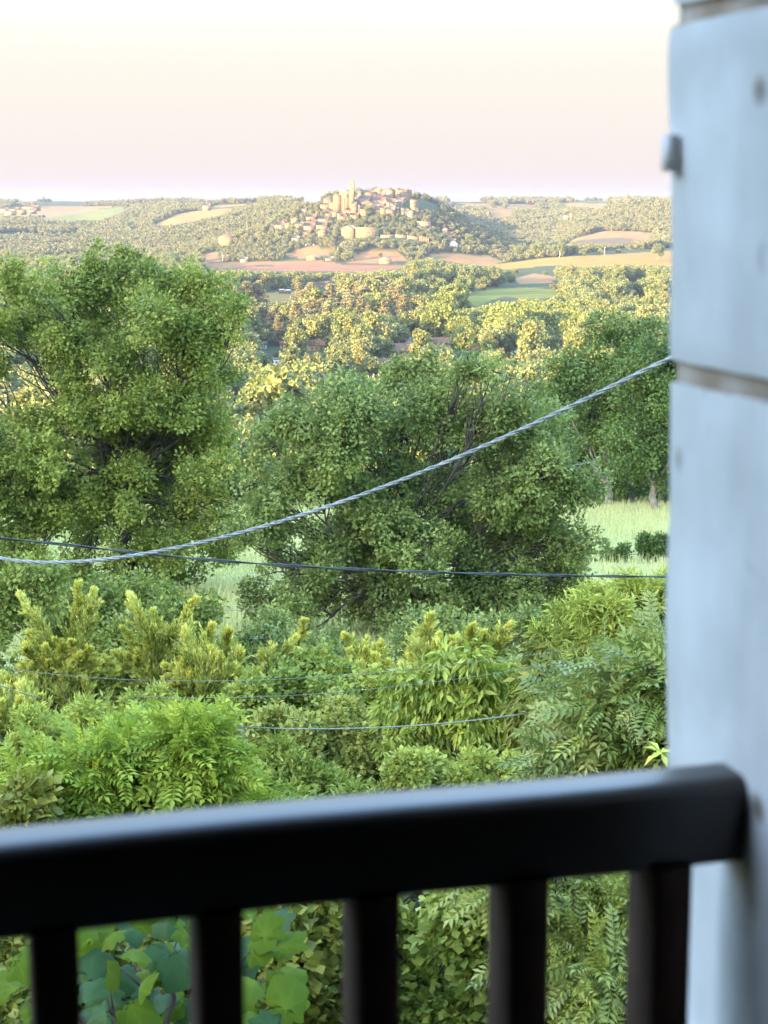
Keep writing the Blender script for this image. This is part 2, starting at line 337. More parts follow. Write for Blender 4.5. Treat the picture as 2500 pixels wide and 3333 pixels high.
# ------------------------------------------------------------------ house the camera looks out of
def stone_mat():
    m, nt, b = mat_new('limewashed stone'); N = nt.nodes.new; L = nt.links.new
    tc = N('ShaderNodeTexCoord')
    n = N('ShaderNodeTexNoise'); n.inputs['Scale'].default_value = 6; n.inputs['Detail'].default_value = 6; L(tc.outputs['Object'], n.inputs['Vector'])
    r = N('ShaderNodeValToRGB'); e = r.color_ramp.elements; e[0].color = (.72, .715, .70, 1); e[1].color = (.92, .915, .90, 1); e[0].position = .32; e[1].position = .62
    L(n.outputs['Fac'], r.inputs[0])
    sp = N('ShaderNodeTexVoronoi'); sp.inputs['Scale'].default_value = 13; sp.inputs['Randomness'].default_value = 1.0; L(tc.outputs['Object'], sp.inputs['Vector'])
    r2 = N('ShaderNodeValToRGB'); e = r2.color_ramp.elements; e[0].color = (1, 1, 1, 1); e[1].color = (0, 0, 0, 1); e[0].position = .10; e[1].position = .24
    L(sp.outputs['Distance'], r2.inputs[0])
    n2 = N('ShaderNodeTexNoise'); n2.inputs['Scale'].default_value = 9; L(tc.outputs['Object'], n2.inputs['Vector'])
    gt = N('ShaderNodeMapRange'); gt.inputs[1].default_value = .52; gt.inputs[2].default_value = .66; L(n2.outputs['Fac'], gt.inputs[0])
    mu = N('ShaderNodeMath'); mu.operation = 'MULTIPLY'; L(r2.outputs[0], mu.inputs[0]); L(gt.outputs[0], mu.inputs[1])
    mp = N('ShaderNodeMapping'); mp.inputs['Scale'].default_value = (9, 9, 2.2); L(tc.outputs['Object'], mp.inputs[0])
    n3 = N('ShaderNodeTexNoise'); n3.inputs['Scale'].default_value = 1.0; n3.inputs['Detail'].default_value = 5; L(mp.outputs[0], n3.inputs['Vector'])
    g3 = N('ShaderNodeMapRange'); g3.inputs[1].default_value = .45; g3.inputs[2].default_value = .75; g3.inputs[4].default_value = .32; L(n3.outputs['Fac'], g3.inputs[0])
    st = N('ShaderNodeMix'); st.data_type = 'RGBA'; st.inputs[7].default_value = (.50, .46, .40, 1); L(g3.outputs[0], st.inputs[0]); L(r.outputs[0], st.inputs[6])
    mx = N('ShaderNodeMix'); mx.data_type = 'RGBA'; mx.inputs[7].default_value = (.27, .22, .17, 1)
    L(mu.outputs[0], mx.inputs[0]); L(st.outputs[2], mx.inputs[6]); L(mx.outputs[2], b.inputs['Base Color'])
    bp = N('ShaderNodeBump'); bp.inputs['Strength'].default_value = .5; bp.inputs['Distance'].default_value = .01
    L(n.outputs['Fac'], bp.inputs['Height']); L(bp.outputs[0], b.inputs['Normal']); b.inputs['Roughness'].default_value = .9
    return m
M['stone'] = stone_mat()
M['mortar'] = noise_mat('earth mortar', (.34, .25, .18), (.52, .44, .37), 14, .95, .5)
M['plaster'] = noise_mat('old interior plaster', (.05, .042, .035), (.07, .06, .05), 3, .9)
M['wood'] = noise_mat('dark stained oak', (.012, .008, .006), (.028, .018, .013), 8, .5, .2, spec=.2)
M['iron'] = noise_mat('weathered iron', (.66, .62, .60), (.80, .76, .73), 20, .6)
_w = M['wood'].node_tree.nodes['Principled BSDF']; _w.inputs['Coat Weight'].default_value = .7; _w.inputs['Coat Roughness'].default_value = .3
M['baluster'] = noise_mat('worn brown baluster', (.040, .023, .017), (.078, .045, .032), 10, .8, .2, spec=.15)
RD = norm(np.array([.0864, .0243, 0.])); RN = np.array([-RD[1], RD[0], 0])       # along the rail / outwards
SPC = .1405; Z0 = .13/math.hypot(.0864, .0243)
B0 = np.array([(100-1250+35)/F*Z0*.958, Z0, 0])                                    # first baluster in view
TH = math.atan2(RD[1], RD[0])
RAIL_Z = -.525; END = B0+RD*.13*4.72; B0 = B0-RD*.018                                              # top of the rail; where it meets the stone
def build_house():
    # right reveal of the opening, stone on stone, outer edge just beyond the rail
    wall = thing('house_wall', None, None, (0, 0, 0)); tag(wall, kind='structure')
    rs = np.random.default_rng(5)
    depth_out, depth_in, wid = .155, .22, .60
    joints = [-2.6, -1.62, -1.02, -.165, .170, .70, 1.3]; lean = lambda z: np.interp(z, [-1.0, -.575, -.16, .17, .7], [.010, .003, -.007, -.015, -.024])
    for i in range(len(joints)-1):
        z0, z1 = joints[i]+.008, joints[i+1]-.008
        nx, ny, nz = 6, 10, max(8, int((z1-z0)/.05))
        V = []; idx = {}
        mbx = MB()
        # rounded, slightly bulged block as a displaced grid box
        def surf(u, v, w):
            return np.array([u, v, w])
        g = []
        for fa in range(6):
            ax = [(0, 1), (0, 1), (0, 2), (0, 2), (1, 2), (1, 2)][fa]; fx = [2, 2, 1, 1, 0, 0][fa]; sg = -1 if fa % 2 == 0 else 1
            n0, n1 = 9, 21
            a, b = np.meshgrid(np.linspace(-1, 1, n0), np.linspace(-1, 1, n1), indexing='ij')
            P = np.zeros((n0, n1, 3)); P[..., ax[0]] = a; P[..., ax[1]] = b; P[..., fx] = sg
            P = P.reshape(-1, 3); hs = np.array([wid/2, (depth_out+depth_in)/2, (z1-z0)/2])
            Q3 = P*hs; rad = .008; core = np.clip(Q3, -(hs-rad), hs-rad); dv = Q3-core; ln = np.linalg.norm(dv, axis=1, keepdims=True)
            Q3 = np.where(ln > 1e-6, core+dv/np.maximum(ln, 1e-6)*rad, Q3)
            Wp = Q3+np.array([0, 0, (z0+z1)/2]); nn = noise3(Wp*7+i*3, 2)[:, None]*.006+noise3(Wp*26+i, 4)[:, None]*.0018
            Q3 = Q3+norm(P)*nn*.6; Q3[:, 0] += lean(Q3[:, 2]+(z0+z1)/2)
            ii = np.arange(n0-1)[:, None]*n1; jj = np.arange(n1-1)[None]; qd = np.stack([ii+jj, ii+n1+jj, ii+n1+jj+1, ii+jj+1], -1).reshape(-1, 4)
            mbx.add(Q3, quads=qd)
        cx = END+RD*(wid/2)+RN*((depth_out-depth_in)/2+rs.uniform(-.004, .004))
        me = mbx.mesh('stone', True)
        o = obj('stone', me, M['stone'], wall, loc=(cx[0], cx[1], (z0+z1)/2)); o.rotation_euler.z = TH
    for i in range(1, len(joints)-1):
        mo = MB(); sh = float(lean(joints[i]))+.0035; mo.box((0, 0, 0), (wid-.01, depth_out+depth_in-.012, .05)); c = END+RD*(sh+wid/2)+RN*((depth_out-depth_in)/2-.004)
        o = obj('mortar', mo, M['mortar'], wall, loc=(c[0], c[1], joints[i])); o.rotation_euler.z = TH
    # the dim room behind
    L0, L1 = -4.2, 3.0      # along RD from END
    def slab(name, a0, a1, n0, n1, z0, z1, mat):
        b = MB(); b.box((0, 0, 0), (a1-a0, n1-n0, z1-z0))
        p = END+RD*(a0+a1)/2+RN*(n0+n1)/2; o = obj(name, b, mat, kind='structure', loc=(p[0], p[1], (z0+z1)/2)); o.rotation_euler.z = TH
    slab('floor', L0, L1, -4.5, .16, -1.80, -1.55, M['plaster'])
    slab('ceiling', L0, L1, -4.5, .155, 1.302, 1.5, M['plaster'])
    slab('wall_back', L0, L1, -4.7, -4.502, -1.80, 1.5, M['plaster'])
    slab('wall_left', L0-.2, L0-.002, -4.5, .155, -1.80, 1.5, M['plaster'])
    slab('wall_right', .602, L1, -.30, .14, -1.548, 1.30, M['plaster'])
    slab('wall_side', L1+.002, L1+.2, -4.5, .155, -1.80, 1.5, M['plaster'])
    slab('wall_below', L0, L1, -.3, .152, -6.5, -1.802, M['stone'])
    # metal tab on the outer edge of the stone
    t = MB(); t.box((0, 0, 0), (.007, .022, .034)); t.box((.004, 0, 0), (.008, .012, .022)); pt = at(2178, 500, END[1]+.15)
    k = END+RN*.136-RD*.017
    o = obj('shutter_catch', t, M['iron'], label='small grey metal shutter catch on the outer edge of the white stone', cat='catch', loc=(k[0], k[1], pt[2])); o.rotation_euler.z = TH
build_house()
def build_rail():
    root = thing('balustrade', 'dark brown wooden balustrade with square balusters across the opening', 'balustrade', (B0[0], B0[1], -1.55))
    H = RAIL_Z+1.55; w, h, r = .066, .084, .016
    # rail with rounded edges
    pr = []
    for (cx, cz, a0) in ((w/2-r, -r, 0), (-(w/2-r), -r, 90), (-(w/2-r), -h+r*.5, 180), (w/2-r, -h+r*.5, 270)):
        rr = r if cz == -r else r*.5
        for q in range(6): a = math.radians(a0+q*18); pr.append((cx+rr*math.cos(a), cz+rr*math.sin(a)))
    x0, x1 = -.9, .13*4.72+.048; n = len(pr); nx = 40
    V = []; 
    for i in range(nx):
        x = x0+(x1-x0)*i/(nx-1)
        for (yy, zz) in pr: V.append((x, yy, H+zz+.0012*math.sin(x*9)))
    V = np.array(V); Q = [[i*n+j, i*n+(j+1) % n, (i+1)*n+(j+1) % n, (i+1)*n+j] for i in range(nx-1) for j in range(n)]
    m = MB(); m.add(V, quads=Q); c = len(V); m.add(np.array([[x0, 0, H-h/2], [x1, 0, H-h/2]]))
    m.T.append(np.array([[c, (j+1) % n, j] for j in range(n)]+[[c+1, (nx-1)*n+j, (nx-1)*n+(j+1) % n] for j in range(n)]))
    o = obj('handrail', m.mesh('handrail', True), M['wood'], root)
    sx, sy, e = .038, .066, .004; V = []
    for z in (-.95, H-h+.004):
        for (a, b) in ((-sx/2+e, -sy/2), (sx/2-e, -sy/2), (sx/2, -sy/2+e), (sx/2, sy/2-e), (sx/2-e, sy/2), (-sx/2+e, sy/2), (-sx/2, sy/2-e), (-sx/2, -sy/2+e)): V.append((a, b, z))
    V2 = np.array(V); V2[:8, 2] = .12
    bm_ = MB(); bm_.add(V2, quads=[[j, (j+1) % 8, 8+(j+1) % 8, 8+j] for j in range(8)]); me = bm_.mesh('baluster')
    me.materials.append(M['baluster'])
    for k in range(-6, 5): obj('baluster', me, None, root, loc=(k*SPC, 0, 0))
    b = MB(); b.box(((x0+x1)/2, 0, .09), (x1-x0, .05, .06)); b.box((x0+.02, 0, .03), (.05, .05, .06)); b.box((x1-.05, 0, .03), (.05, .05, .06)); obj('bottom_rail', b, M['wood'], root)
    root.rotation_euler.z = TH
build_rail()

# ------------------------------------------------------------------ foliage builders
def diamond(w=.3, pos=.5, lift=.06, droop=-.08):
    return np.array([[0, 0, 0], [pos, w, lift], [1, 0, droop], [pos, -w, lift]], float), np.array([[0, 2, 1], [0, 3, 2]])
def pinnate(pairs=6, lw=.055, ll=.27, bend=.32):
    V = []; T = []
    def lf(p, d, n_):
        d = d/np.linalg.norm(d); s = np.cross(n_, d); s = s/np.linalg.norm(s); k = len(V)
        V.extend([p, p+d*ll*.45+s*lw+n_*.015, p+d*ll-n_*.05, p+d*ll*.45-s*lw+n_*.015]); T.extend([[k, k+2, k+1], [k, k+3, k+2]])
    for i in range(pairs):
        t = .22+.70*i/(pairs-1); p = np.array([t, 0, -bend*t*t]); up = np.array([bend*t, 0, 1.])
        for sg in (-1, 1): lf(p, np.array([.55, sg*.85, -.12]), up)
    lf(np.array([.95, 0, -bend*.9]), np.array([1., 0, -bend*1.6]), np.array([bend, 0, 1.]))
    k = len(V)
    for t in (0, .5, 1): V.extend([[t, .008, -bend*t*t], [t, -.008, -bend*t*t]])
    T.extend([[k, k+1, k+3], [k, k+3, k+2], [k+2, k+3, k+5], [k+2, k+5, k+4]])
    return np.array(V, float), np.array(T)
def place_leaves(tmpl, P, A, Nn, S, tint):
    tv, tf = tmpl; A = norm(A); B = norm(np.cross(Nn, A)); Nn = np.cross(A, B); S = np.asarray(S)
    V = P[:, None]+S[:, None, None]*(tv[None, :, 0:1]*A[:, None]+tv[None, :, 1:2]*B[:, None]+tv[None, :, 2:3]*Nn[:, None])
    T = (tf[None]+(np.arange(len(P))*len(tv))[:, None, None]).reshape(-1, 3)
    return V.reshape(-1, 3), T, np.repeat(tint, len(tv))
def rdir(n, r=rng): return norm(r.normal(size=(n, 3)))
def sample_tips(lobes, n, gap=.0, gs=.9, shell=.55, flat=1.0, r=rng, seed=1):
    """points through a crown made of lobes: centre, radius; fewer where a coarse noise leaves gaps"""
    C = np.array([l[0] for l in lobes]); R = np.array([l[1] for l in lobes]); w = R**2.2; w /= w.sum()
    P = np.zeros((0, 3)); O = np.zeros((0, 3)); it = 0
    while len(P) < n and it < 12:
        it += 1
        k = r.choice(len(C), n*2, p=w); d = rdir(n*2, r); u = shell+(1-shell)*r.random(n*2)**.6
        rr = R[k]*(1+.22*noise3(d*1.9+k[:, None]*5.1, seed))
        p = C[k]+d*(rr*u)[:, None]*np.array([1, 1, flat])
        keep = noise3(p/gs, seed+5)+.5*noise3(p/(gs*.45), seed+6) > gap-.25
        P = np.concatenate([P, p[keep]]); O = np.concatenate([O, d[keep]])
    return P[:n], O[:n]
def sublobes(lobes, r, k, f=.42):
    if not k: return lobes
    out = []
    for c, R in lobes:
        d = rdir(k, r); d[:, 2] = d[:, 2]*.8+.15; out.append((np.asarray(c), R*.5))
        for q in d: out.append((np.asarray(c)+q*R*r.uniform(.5, .92), R*f*r.uniform(.6, 1.3)))
    return out
def leafy(P, O, per, size, spread, tmpl, droop=0.0, upw=.6, r=rng, wob=.8, jitter=.5, seed=3, ts=1.2, ow=.45):
    n = len(P); k = n*per; Pi = np.repeat(P, per, 0); Oi = np.repeat(O, per, 0)
    off = rdir(k, r)*(r.random(k)**.5)[:, None]*spread
    pos = Pi+off
    Nn = norm(Oi*ow+np.array([0, 0, upw])+r.normal(size=(k, 3))*wob*.5)
    A = norm(off/spread*.8+Oi*.5+r.normal(size=(k, 3))*.5+np.array([0, 0, -droop]))
    S = size*(1+jitter*(r.random(k)*2-1))
    tint = np.clip(.45+.35*np.repeat(noise3(P/ts, seed), per)+.22*r.normal(size=k), 0, 1)
    return place_leaves(tmpl, pos, A, Nn, S, tint)
def bend_path(a, b, n=6, sag=.12, r=rng):
    t = np.linspace(0, 1, n)[:, None]; L_ = np.linalg.norm(b-a); off = r.normal(size=3)*sag*L_
    return a*(1-t)+b*t+off*(4*t*(1-t))*.5+r.normal(size=(n, 3))*L_*.018*np.minimum(t, 1-t)*4
def branches(mb, top, lobes, tips, rad, r=rng, twigs=10, trad=.02):
    for c, R in lobes:
        c = np.asarray(c); P = bend_path(np.asarray(top)*r.uniform(.55, 1.0), c, 7, .16, r); mb.tube(P, np.linspace(rad*(.22+.2*r.random()), rad*.08, 7), 6)
        dd = np.linalg.norm(tips-c, axis=1); near = np.nonzero(dd < R*1.1)[0]
        if len(near):
            for q in r.choice(near, min(twigs, len(near)), replace=False):
                s = P[r.integers(3, 7)]; pp = bend_path(s, tips[q], 5, .14, r); mb.tube(pp, np.linspace(trad*1.6, trad*.35, 5), 4, cap=False)
def big_tree(name, label, cat, D, base, top, lobes_px, ntips, per, lsize, spread, tmpl, mat, trunk_r, gap=.0, gs=1.0, depth=.5, seed=1, group=None,
             bark=None, twigs=10, trad=.02, upw=.6, droop=0, flat=1.0, leaf_z=None, shell=.5, dead=0, sub=8, trunk_bend=.06):
    r = np.random.default_rng(seed*17+3)
    b = np.asarray(base, float); root = thing(name, label, cat, b, group); lobes = []
    for (x, y, R) in lobes_px:
        Rm = R/F*D; dd = D+r.uniform(-1, 1)*depth
        c = at(x, y, dd); lobes.append((c-b, Rm))
    tp = np.asarray(top)-b
    P, O = sample_tips(sublobes(lobes, r, sub), ntips, gap, gs, shell, flat, r, seed)
    mb = MB(); V, T, tn = leafy(P, O, per, lsize, spread, tmpl, droop, upw, r, seed=seed, ow=.85, wob=.7)
    mb.add(V, tris=T, tint=tn); obj('crown', mb.mesh('crown'), mat, root)
    tb = MB(); pth = bend_path(np.array([0, 0, -.4]), tp, 9, trunk_bend, r); tb.tube(pth, np.linspace(trunk_r*1.25, trunk_r*.75, 9), 10); obj('trunk', tb.mesh('trunk', True), bark or M['bark'], root)
    bb = MB(); branches(bb, tp, lobes, P, trunk_r, r, twigs, trad); obj('branch', bb.mesh('branch', True), bark or M['bark'], root)
    if dead:
        for q in r.choice(len(P), dead, replace=False):
            db = MB(); s = P[q]*.96; e = P[q]+O[q]*r.uniform(.4, 1.1); pp = bend_path(s-O[q]*.6, e, 6, .3, r); db.tube(pp, np.linspace(trad*.9, trad*.3, 6), 4)
            for z in range(3): a_ = pp[2+z]; db.tube(bend_path(a_, a_+r.normal(size=3)*.35, 4, .2, r), np.linspace(trad*.5, trad*.25, 4), 3)
            obj('dead_twig', db.mesh('dead_twig'), M['dead'], root)
    return root
OAK = diamond(.33, .58, .05, -.06); LANCE = diamond(.16, .45, .05, -.18); LANCE2 = diamond(.11, .45, .04, -.3); ROUND = diamond(.42, .5, .08, -.04)
PIN = pinnate(); PIN8 = pinnate(7, .045, .24, .36)
def gz(p): return np.array([p[0], p[1], float(terrain(p[0], p[1]))])

# ------------------------------------------------------------------ the two oaks and the wood on the right
D = 72.0
big_tree('oak_tree', 'tallest oak, broad bright green crown rising against the far hills', 'tree', D, gz(at(430, 1900, D)), at(400, 1420, D),
 [(390, 905, 120), (250, 950, 130), (120, 960, 120), (540, 940, 120), (650, 930, 95), (20, 985, 120), (740, 985, 60), (560, 1060, 150), (700, 1060, 90), (760, 1010, 50), (300, 1080, 150), (80, 1080, 110), (-60, 1060, 110),
  (640, 1180, 100), (720, 1210, 60), (420, 1190, 130), (220, 1180, 120), (-40, 1190, 100), (480, 1290, 140), (300, 1300, 150), (620, 1330, 140), (700, 1400, 100), (190, 1400, 130), (430, 1430, 190), (620, 1500, 160), (100, 1480, 130),
  (250, 1550, 190), (-60, 1420, 100), (470, 1620, 190), (700, 1580, 110), (120, 1650, 160), (330, 1720, 170), (620, 1700, 130), (-40, 1600, 120), (60, 1770, 120), (520, 1790, 140), (250, 1850, 120), (430, 1760, 70), (420, 1860, 90), (425, 1660, 60), (600, 1870, 90), (400, 1410, 90), (370, 1500, 90), (450, 1540, 80), (760, 1650, 75), (790, 1740, 60), (720, 1770, 90), (100, 1880, 100), (0, 1860, 90), (450, 1920, 90)],
 12500, 14, .145, .30, OAK, M['oak'], .22, gap=.0, gs=1.1, depth=2.4, seed=2, twigs=9, trad=.022, dead=14)
D = 58.0
big_tree('oak_tree', 'wide spreading oak with sparse olive foliage in the middle, half hiding the meadow', 'tree', D, gz(at(1215, 2075, D)), at(1235, 1850, D),
 [(1110, 1290, 75), (1190, 1260, 70), (1300, 1235, 80), (1420, 1215, 75), (1530, 1190, 65), (1630, 1215, 70), (1710, 1290, 65), (980, 1390, 105), (900, 1450, 110), (1120, 1390, 150), (1300, 1360, 160), (1480, 1340, 160), (1640, 1370, 140),
  (1760, 1420, 110), (850, 1560, 100), (1000, 1540, 160), (1200, 1560, 190), (1420, 1560, 200), (1640, 1560, 190), (1820, 1540, 130), (1900, 1570, 80), (900, 1700, 110), (1080, 1730, 150), (1300, 1740, 180), (1540, 1740, 190), (1750, 1700, 150), (1850, 1790, 100),
  (960, 1860, 110), (1150, 1900, 140), (1370, 1900, 150), (1580, 1900, 150), (1760, 1900, 130), (1870, 1900, 70), (850, 1960, 80), (980, 2020, 110), (1180, 2010, 110), (1420, 2020, 130), (1600, 2010, 120), (1000, 1930, 90), (1080, 1840, 90), (1240, 1930, 80), (1300, 2060, 70), (1720, 1990, 90), (850, 1630, 90), (800, 1740, 60), (880, 1800, 90), (1250, 1820, 110), (1200, 1700, 90), (1400, 1800, 100), (1480, 1960, 90)],
 16000, 13, .120, .24, OAK, M['oak_olive'], .16, gap=.06, gs=.8, depth=2.6, seed=4, twigs=10, trad=.018, dead=22, sub=12)
WOOD = [
 (131, 1985, 1660, 1560, [(2020, 1090, 85), (1950, 1130, 90), (2090, 1130, 90), (1880, 1200, 100), (2010, 1220, 120), (2120, 1230, 110), (1830, 1290, 80), (1930, 1320, 110), (2070, 1330, 120), (1890, 1400, 90), (2000, 1420, 110)], 'tallest dark green tree of the wood beyond the meadow', 21),
 (126, 2145, 1672, 1560, [(2140, 1180, 110), (2230, 1150, 120), (2080, 1280, 110), (2180, 1300, 130), (2050, 1400, 120), (2150, 1430, 130), (2060, 1510, 90), (2190, 1540, 90), (2260, 1400, 120)], 'dark tree with a pale straight trunk beside the white stone, at the meadow edge', 22),
 (138, 1920, 1650, 1560, [(1880, 1290, 75), (1800, 1330, 65), (1860, 1400, 90), (1940, 1430, 90), (1850, 1490, 90), (1930, 1520, 80), (1990, 1550, 70)], 'smaller dark tree standing between the olive oak and the tall wood', 23),
 (142, 2060, 1648, 1560, [(2010, 1350, 110), (2110, 1360, 110), (2040, 1460, 120), (2140, 1480, 110), (1980, 1530, 90), (2080, 1560, 90)], 'shaded tree at the back of the dark wood, behind the pale trunk', 24),
]
for D, bx, by, ty, lob, lab, sd in WOOD:
    bs = gz(at(bx, by, D))
    big_tree('woodland_tree', lab, 'tree', D, bs, at(bx-15, ty, D), lob, 3000, 12, .21, .5, OAK, M['dark_oak'], .26, gap=.0, gs=1.4, depth=2.0, seed=sd, group='trees of the dark wood beyond the meadow', bark=M['palebark'], twigs=5, trad=.03)
# low dark hedge in the meadow and shrubs under the tall oak
def shrub(name, label, D, lobes, ntips, per, lsize, spread, tmpl, mat, seed, depth=.8, gap=-.1, gs=.5, upw=.6, droop=0, cat='shrub', group=None, shell=.45, twigs=6, trad=.008, base_px=None, trunk_r=.05):
    xs = np.mean([l[0] for l in lobes]); bs = gz(at(base_px if base_px else xs, 2000, D)); low = max(l[1] for l in lobes)
    tp = at(xs, low+20, D); tp[2] = max(tp[2], bs[2]+.25)
    return big_tree(name, label, cat, D, bs, tp, lobes, ntips, per, lsize, spread, tmpl, mat, trunk_r, gap, gs, depth, seed, group, twigs=twigs, trad=trad, upw=upw, droop=droop, shell=shell)
shrub('hedge', 'low dark clipped hedge crossing the pale meadow beside the stone', 87, [(1985, 1812, 30), (2040, 1798, 34), (2100, 1785, 36), (2160, 1775, 38), (2220, 1765, 40), (2290, 1760, 40)], 2200, 8, .13, .2, OAK, M['dark_oak'], 31, .5, cat='hedge')
shrub('shrub', 'dark leafy bush below the tall oak, behind the golden junipers', 42, [(120, 1930, 120), (300, 1960, 130), (480, 1950, 120), (600, 2020, 110), (200, 2060, 150), (420, 2080, 150), (640, 2120, 100), (0, 2000, 130), (-60, 2100, 130)], 3800, 8, .11, .2, OAK, M['oak'], 32, 1.6)
shrub('shrub', 'dark thicket under the olive oak around its trunk', 46, [(880, 2060, 80), (800, 2100, 80), (980, 2110, 90), (1100, 2120, 80), (1350, 2090, 90), (1480, 2080, 100), (1620, 2060, 90), (1740, 2040, 80), (700, 2160, 80)], 2600, 8, .10, .18, OAK, M['oak_olive'], 33, 1.6)

# ------------------------------------------------------------------ meadow grass
def meadow():
    r = np.random.default_rng(8); n = 70000
    Y = r.uniform(46, 140, n); X = r.uniform(-.24, .26, n)*Y; Z = terrain(X, Y)
    h = r.uniform(.18, .55, n)*(1+.5*noise3(np.stack([X/6, Y/6, 0*X], 1), 4)); a = r.uniform(0, 2*math.pi, n); w = r.uniform(.012, .03, n)*1.2
    lean = r.normal(size=(n, 2))*.12
    P0 = np.stack([X-np.cos(a)*w, Y-np.sin(a)*w, Z-.03], 1); P1 = np.stack([X+np.cos(a)*w, Y+np.sin(a)*w, Z-.03], 1); P2 = np.stack([X+lean[:, 0], Y+lean[:, 1], Z+h], 1)
    V = np.stack([P0, P1, P2], 1).reshape(-1, 3); T = np.arange(n*3).reshape(-1, 3)
    tn = np.repeat(np.clip(.5+.4*noise3(np.stack([X/9, Y/14, 0*X], 1), 2)+r.normal(size=n)*.2, 0, 1), 3)
    obj('grass', make_mesh('grass', V, T, tint=tn), leaf_mat('meadow grass', (.34, .36, .11), (.60, .56, .26), trans=.35), label='tall pale seeding grass of the shaded meadow', cat='grass', kind='stuff')
meadow()

# ------------------------------------------------------------------ golden junipers
def juniper(label, D, plumes, base_px, seed, body=(), dense=1.0):
    r = np.random.default_rng(seed); bs = gz(at(base_px, 2300, D)); root = thing('juniper_bush', label, 'shrub', bs, 'golden junipers along the hedge')
    fol = MB(); stem = MB(); PP = []; AA = []; SS = []; TT = []
    bc = at(base_px, 2420, D)-bs; bc[2] = max(bc[2], .3)
    for (x0, y0, x1, y1, rad) in plumes:
        a = at(x0, y0, D+r.uniform(-.5, .5))-bs; b = at(x1, y1, D+r.uniform(-.4, .4))-bs; n = 9
        path = bend_path(a, b, n, .12, r); Lp = np.linalg.norm(b-a); R = rad*.85/F*D
        stem.tube(np.concatenate([[bc+r.normal(size=3)*.1], path[:-1]]), np.linspace(.016, .003, n), 5)
        nb = int(125*dense*max(Lp, .5)/1.5)
        t = r.random(nb)**.85; idx = t*(n-1); i0 = np.minimum(idx.astype(int), n-2); p = path[i0]+(path[i0+1]-path[i0])*(idx-i0)[:, None]
        ax = norm(path[i0+1]-path[i0]); side = norm(np.cross(ax, rdir(nb, r)))
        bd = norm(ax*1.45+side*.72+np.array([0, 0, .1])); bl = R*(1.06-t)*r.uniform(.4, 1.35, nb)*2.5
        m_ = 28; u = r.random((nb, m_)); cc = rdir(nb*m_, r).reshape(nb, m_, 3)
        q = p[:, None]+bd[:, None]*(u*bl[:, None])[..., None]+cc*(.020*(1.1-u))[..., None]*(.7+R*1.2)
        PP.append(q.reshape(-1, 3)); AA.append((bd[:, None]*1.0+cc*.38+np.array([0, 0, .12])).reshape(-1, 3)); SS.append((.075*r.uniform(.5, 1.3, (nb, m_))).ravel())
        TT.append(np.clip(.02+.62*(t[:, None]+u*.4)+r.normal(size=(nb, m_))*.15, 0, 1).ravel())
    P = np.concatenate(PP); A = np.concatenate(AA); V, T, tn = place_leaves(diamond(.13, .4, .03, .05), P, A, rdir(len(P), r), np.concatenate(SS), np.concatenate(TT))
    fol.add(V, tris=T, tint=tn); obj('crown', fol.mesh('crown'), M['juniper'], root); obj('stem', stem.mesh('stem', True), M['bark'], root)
def fan(cx, cy, n, w, h, r, spread=.6):
    out = []
    for i in range(n):
        f = (i+.5)/n*2-1; out.append((cx+f*w*.45+r.uniform(-10, 10), cy+r.uniform(-20, 30), cx+f*w+r.uniform(-14, 14), cy-h*(1-.5*abs(f))+r.uniform(-25, 25), r.uniform(34, 52)))
    return out
rj = np.random.default_rng(3)
juniper('golden juniper with three tall tips, tallest in the hedge', 26, [(200, 2150, 62, 1936, 42), (235, 2150, 255, 1902, 44), (260, 2140, 306, 1926, 44), (170, 2180, 85, 2108, 55), (150, 2220, 95, 2060, 40)]+fan(220, 2270, 15, 165, 190, rj)+fan(150, 2310, 11, 130, 150, rj)+fan(260, 2330, 9, 110, 140, rj)+fan(200, 2240, 9, 140, 130, rj), 220, 1)
juniper('golden juniper with a forked spreading top, middle of the row', 26.5, [(520, 2160, 424, 1936, 42), (525, 2130, 420, 1968, 40), (540, 2130, 640, 1950, 44), (545, 2150, 612, 2000, 44), (480, 2180, 400, 2050, 50), (520, 2190, 500, 1990, 46)]+fan(510, 2280, 15, 150, 210, rj)+fan(480, 2330, 10, 140, 140, rj)+fan(430, 2260, 6, 90, 150, rj), 520, 2)
juniper('golden juniper bushy and low, right of the forked one', 25.5, [(640, 2200, 600, 2050, 48), (670, 2190, 690, 2040, 46), (700, 2190, 745, 2052, 44), (720, 2220, 782, 2120, 46)]+fan(670, 2300, 15, 130, 210, rj)+fan(640, 2350, 9, 130, 140, rj), 660, 3)
juniper('single golden juniper plume leaning over alone', 27, [(885, 2150, 992, 2018, 38), (890, 2150, 962, 2078, 26), (880, 2190, 885, 2100, 34), (870, 2200, 850, 2130, 34)]+fan(880, 2240, 3, 40, 90, rj), 880, 4)
juniper('small golden juniper in front of the oak trunk', 28, [(1190, 2180, 1122, 2070, 40), (1200, 2190, 1190, 2080, 40), (1220, 2200, 1240, 2095, 40), (1180, 2220, 1140, 2120, 40)]+fan(1200, 2240, 5, 60, 110, rj), 1200, 5)
juniper('broad golden juniper among the cherry shoots', 24, [(1440, 2190, 1404, 2008, 46), (1500, 2180, 1540, 2036, 46), (1600, 2170, 1662, 2038, 42), (1560, 2170, 1580, 2060, 44), (1380, 2200, 1350, 2090, 46)]+fan(1460, 2300, 15, 170, 220, rj), 1460, 6)
juniper('golden juniper at the edge, low and cut off', 23, [(60, 2380, -10, 2200, 50), (90, 2390, 60, 2230, 46), (30, 2390, -60, 2240, 50), (120, 2400, 130, 2270, 44)]+fan(60, 2420, 9, 110, 140, rj), 60, 7)

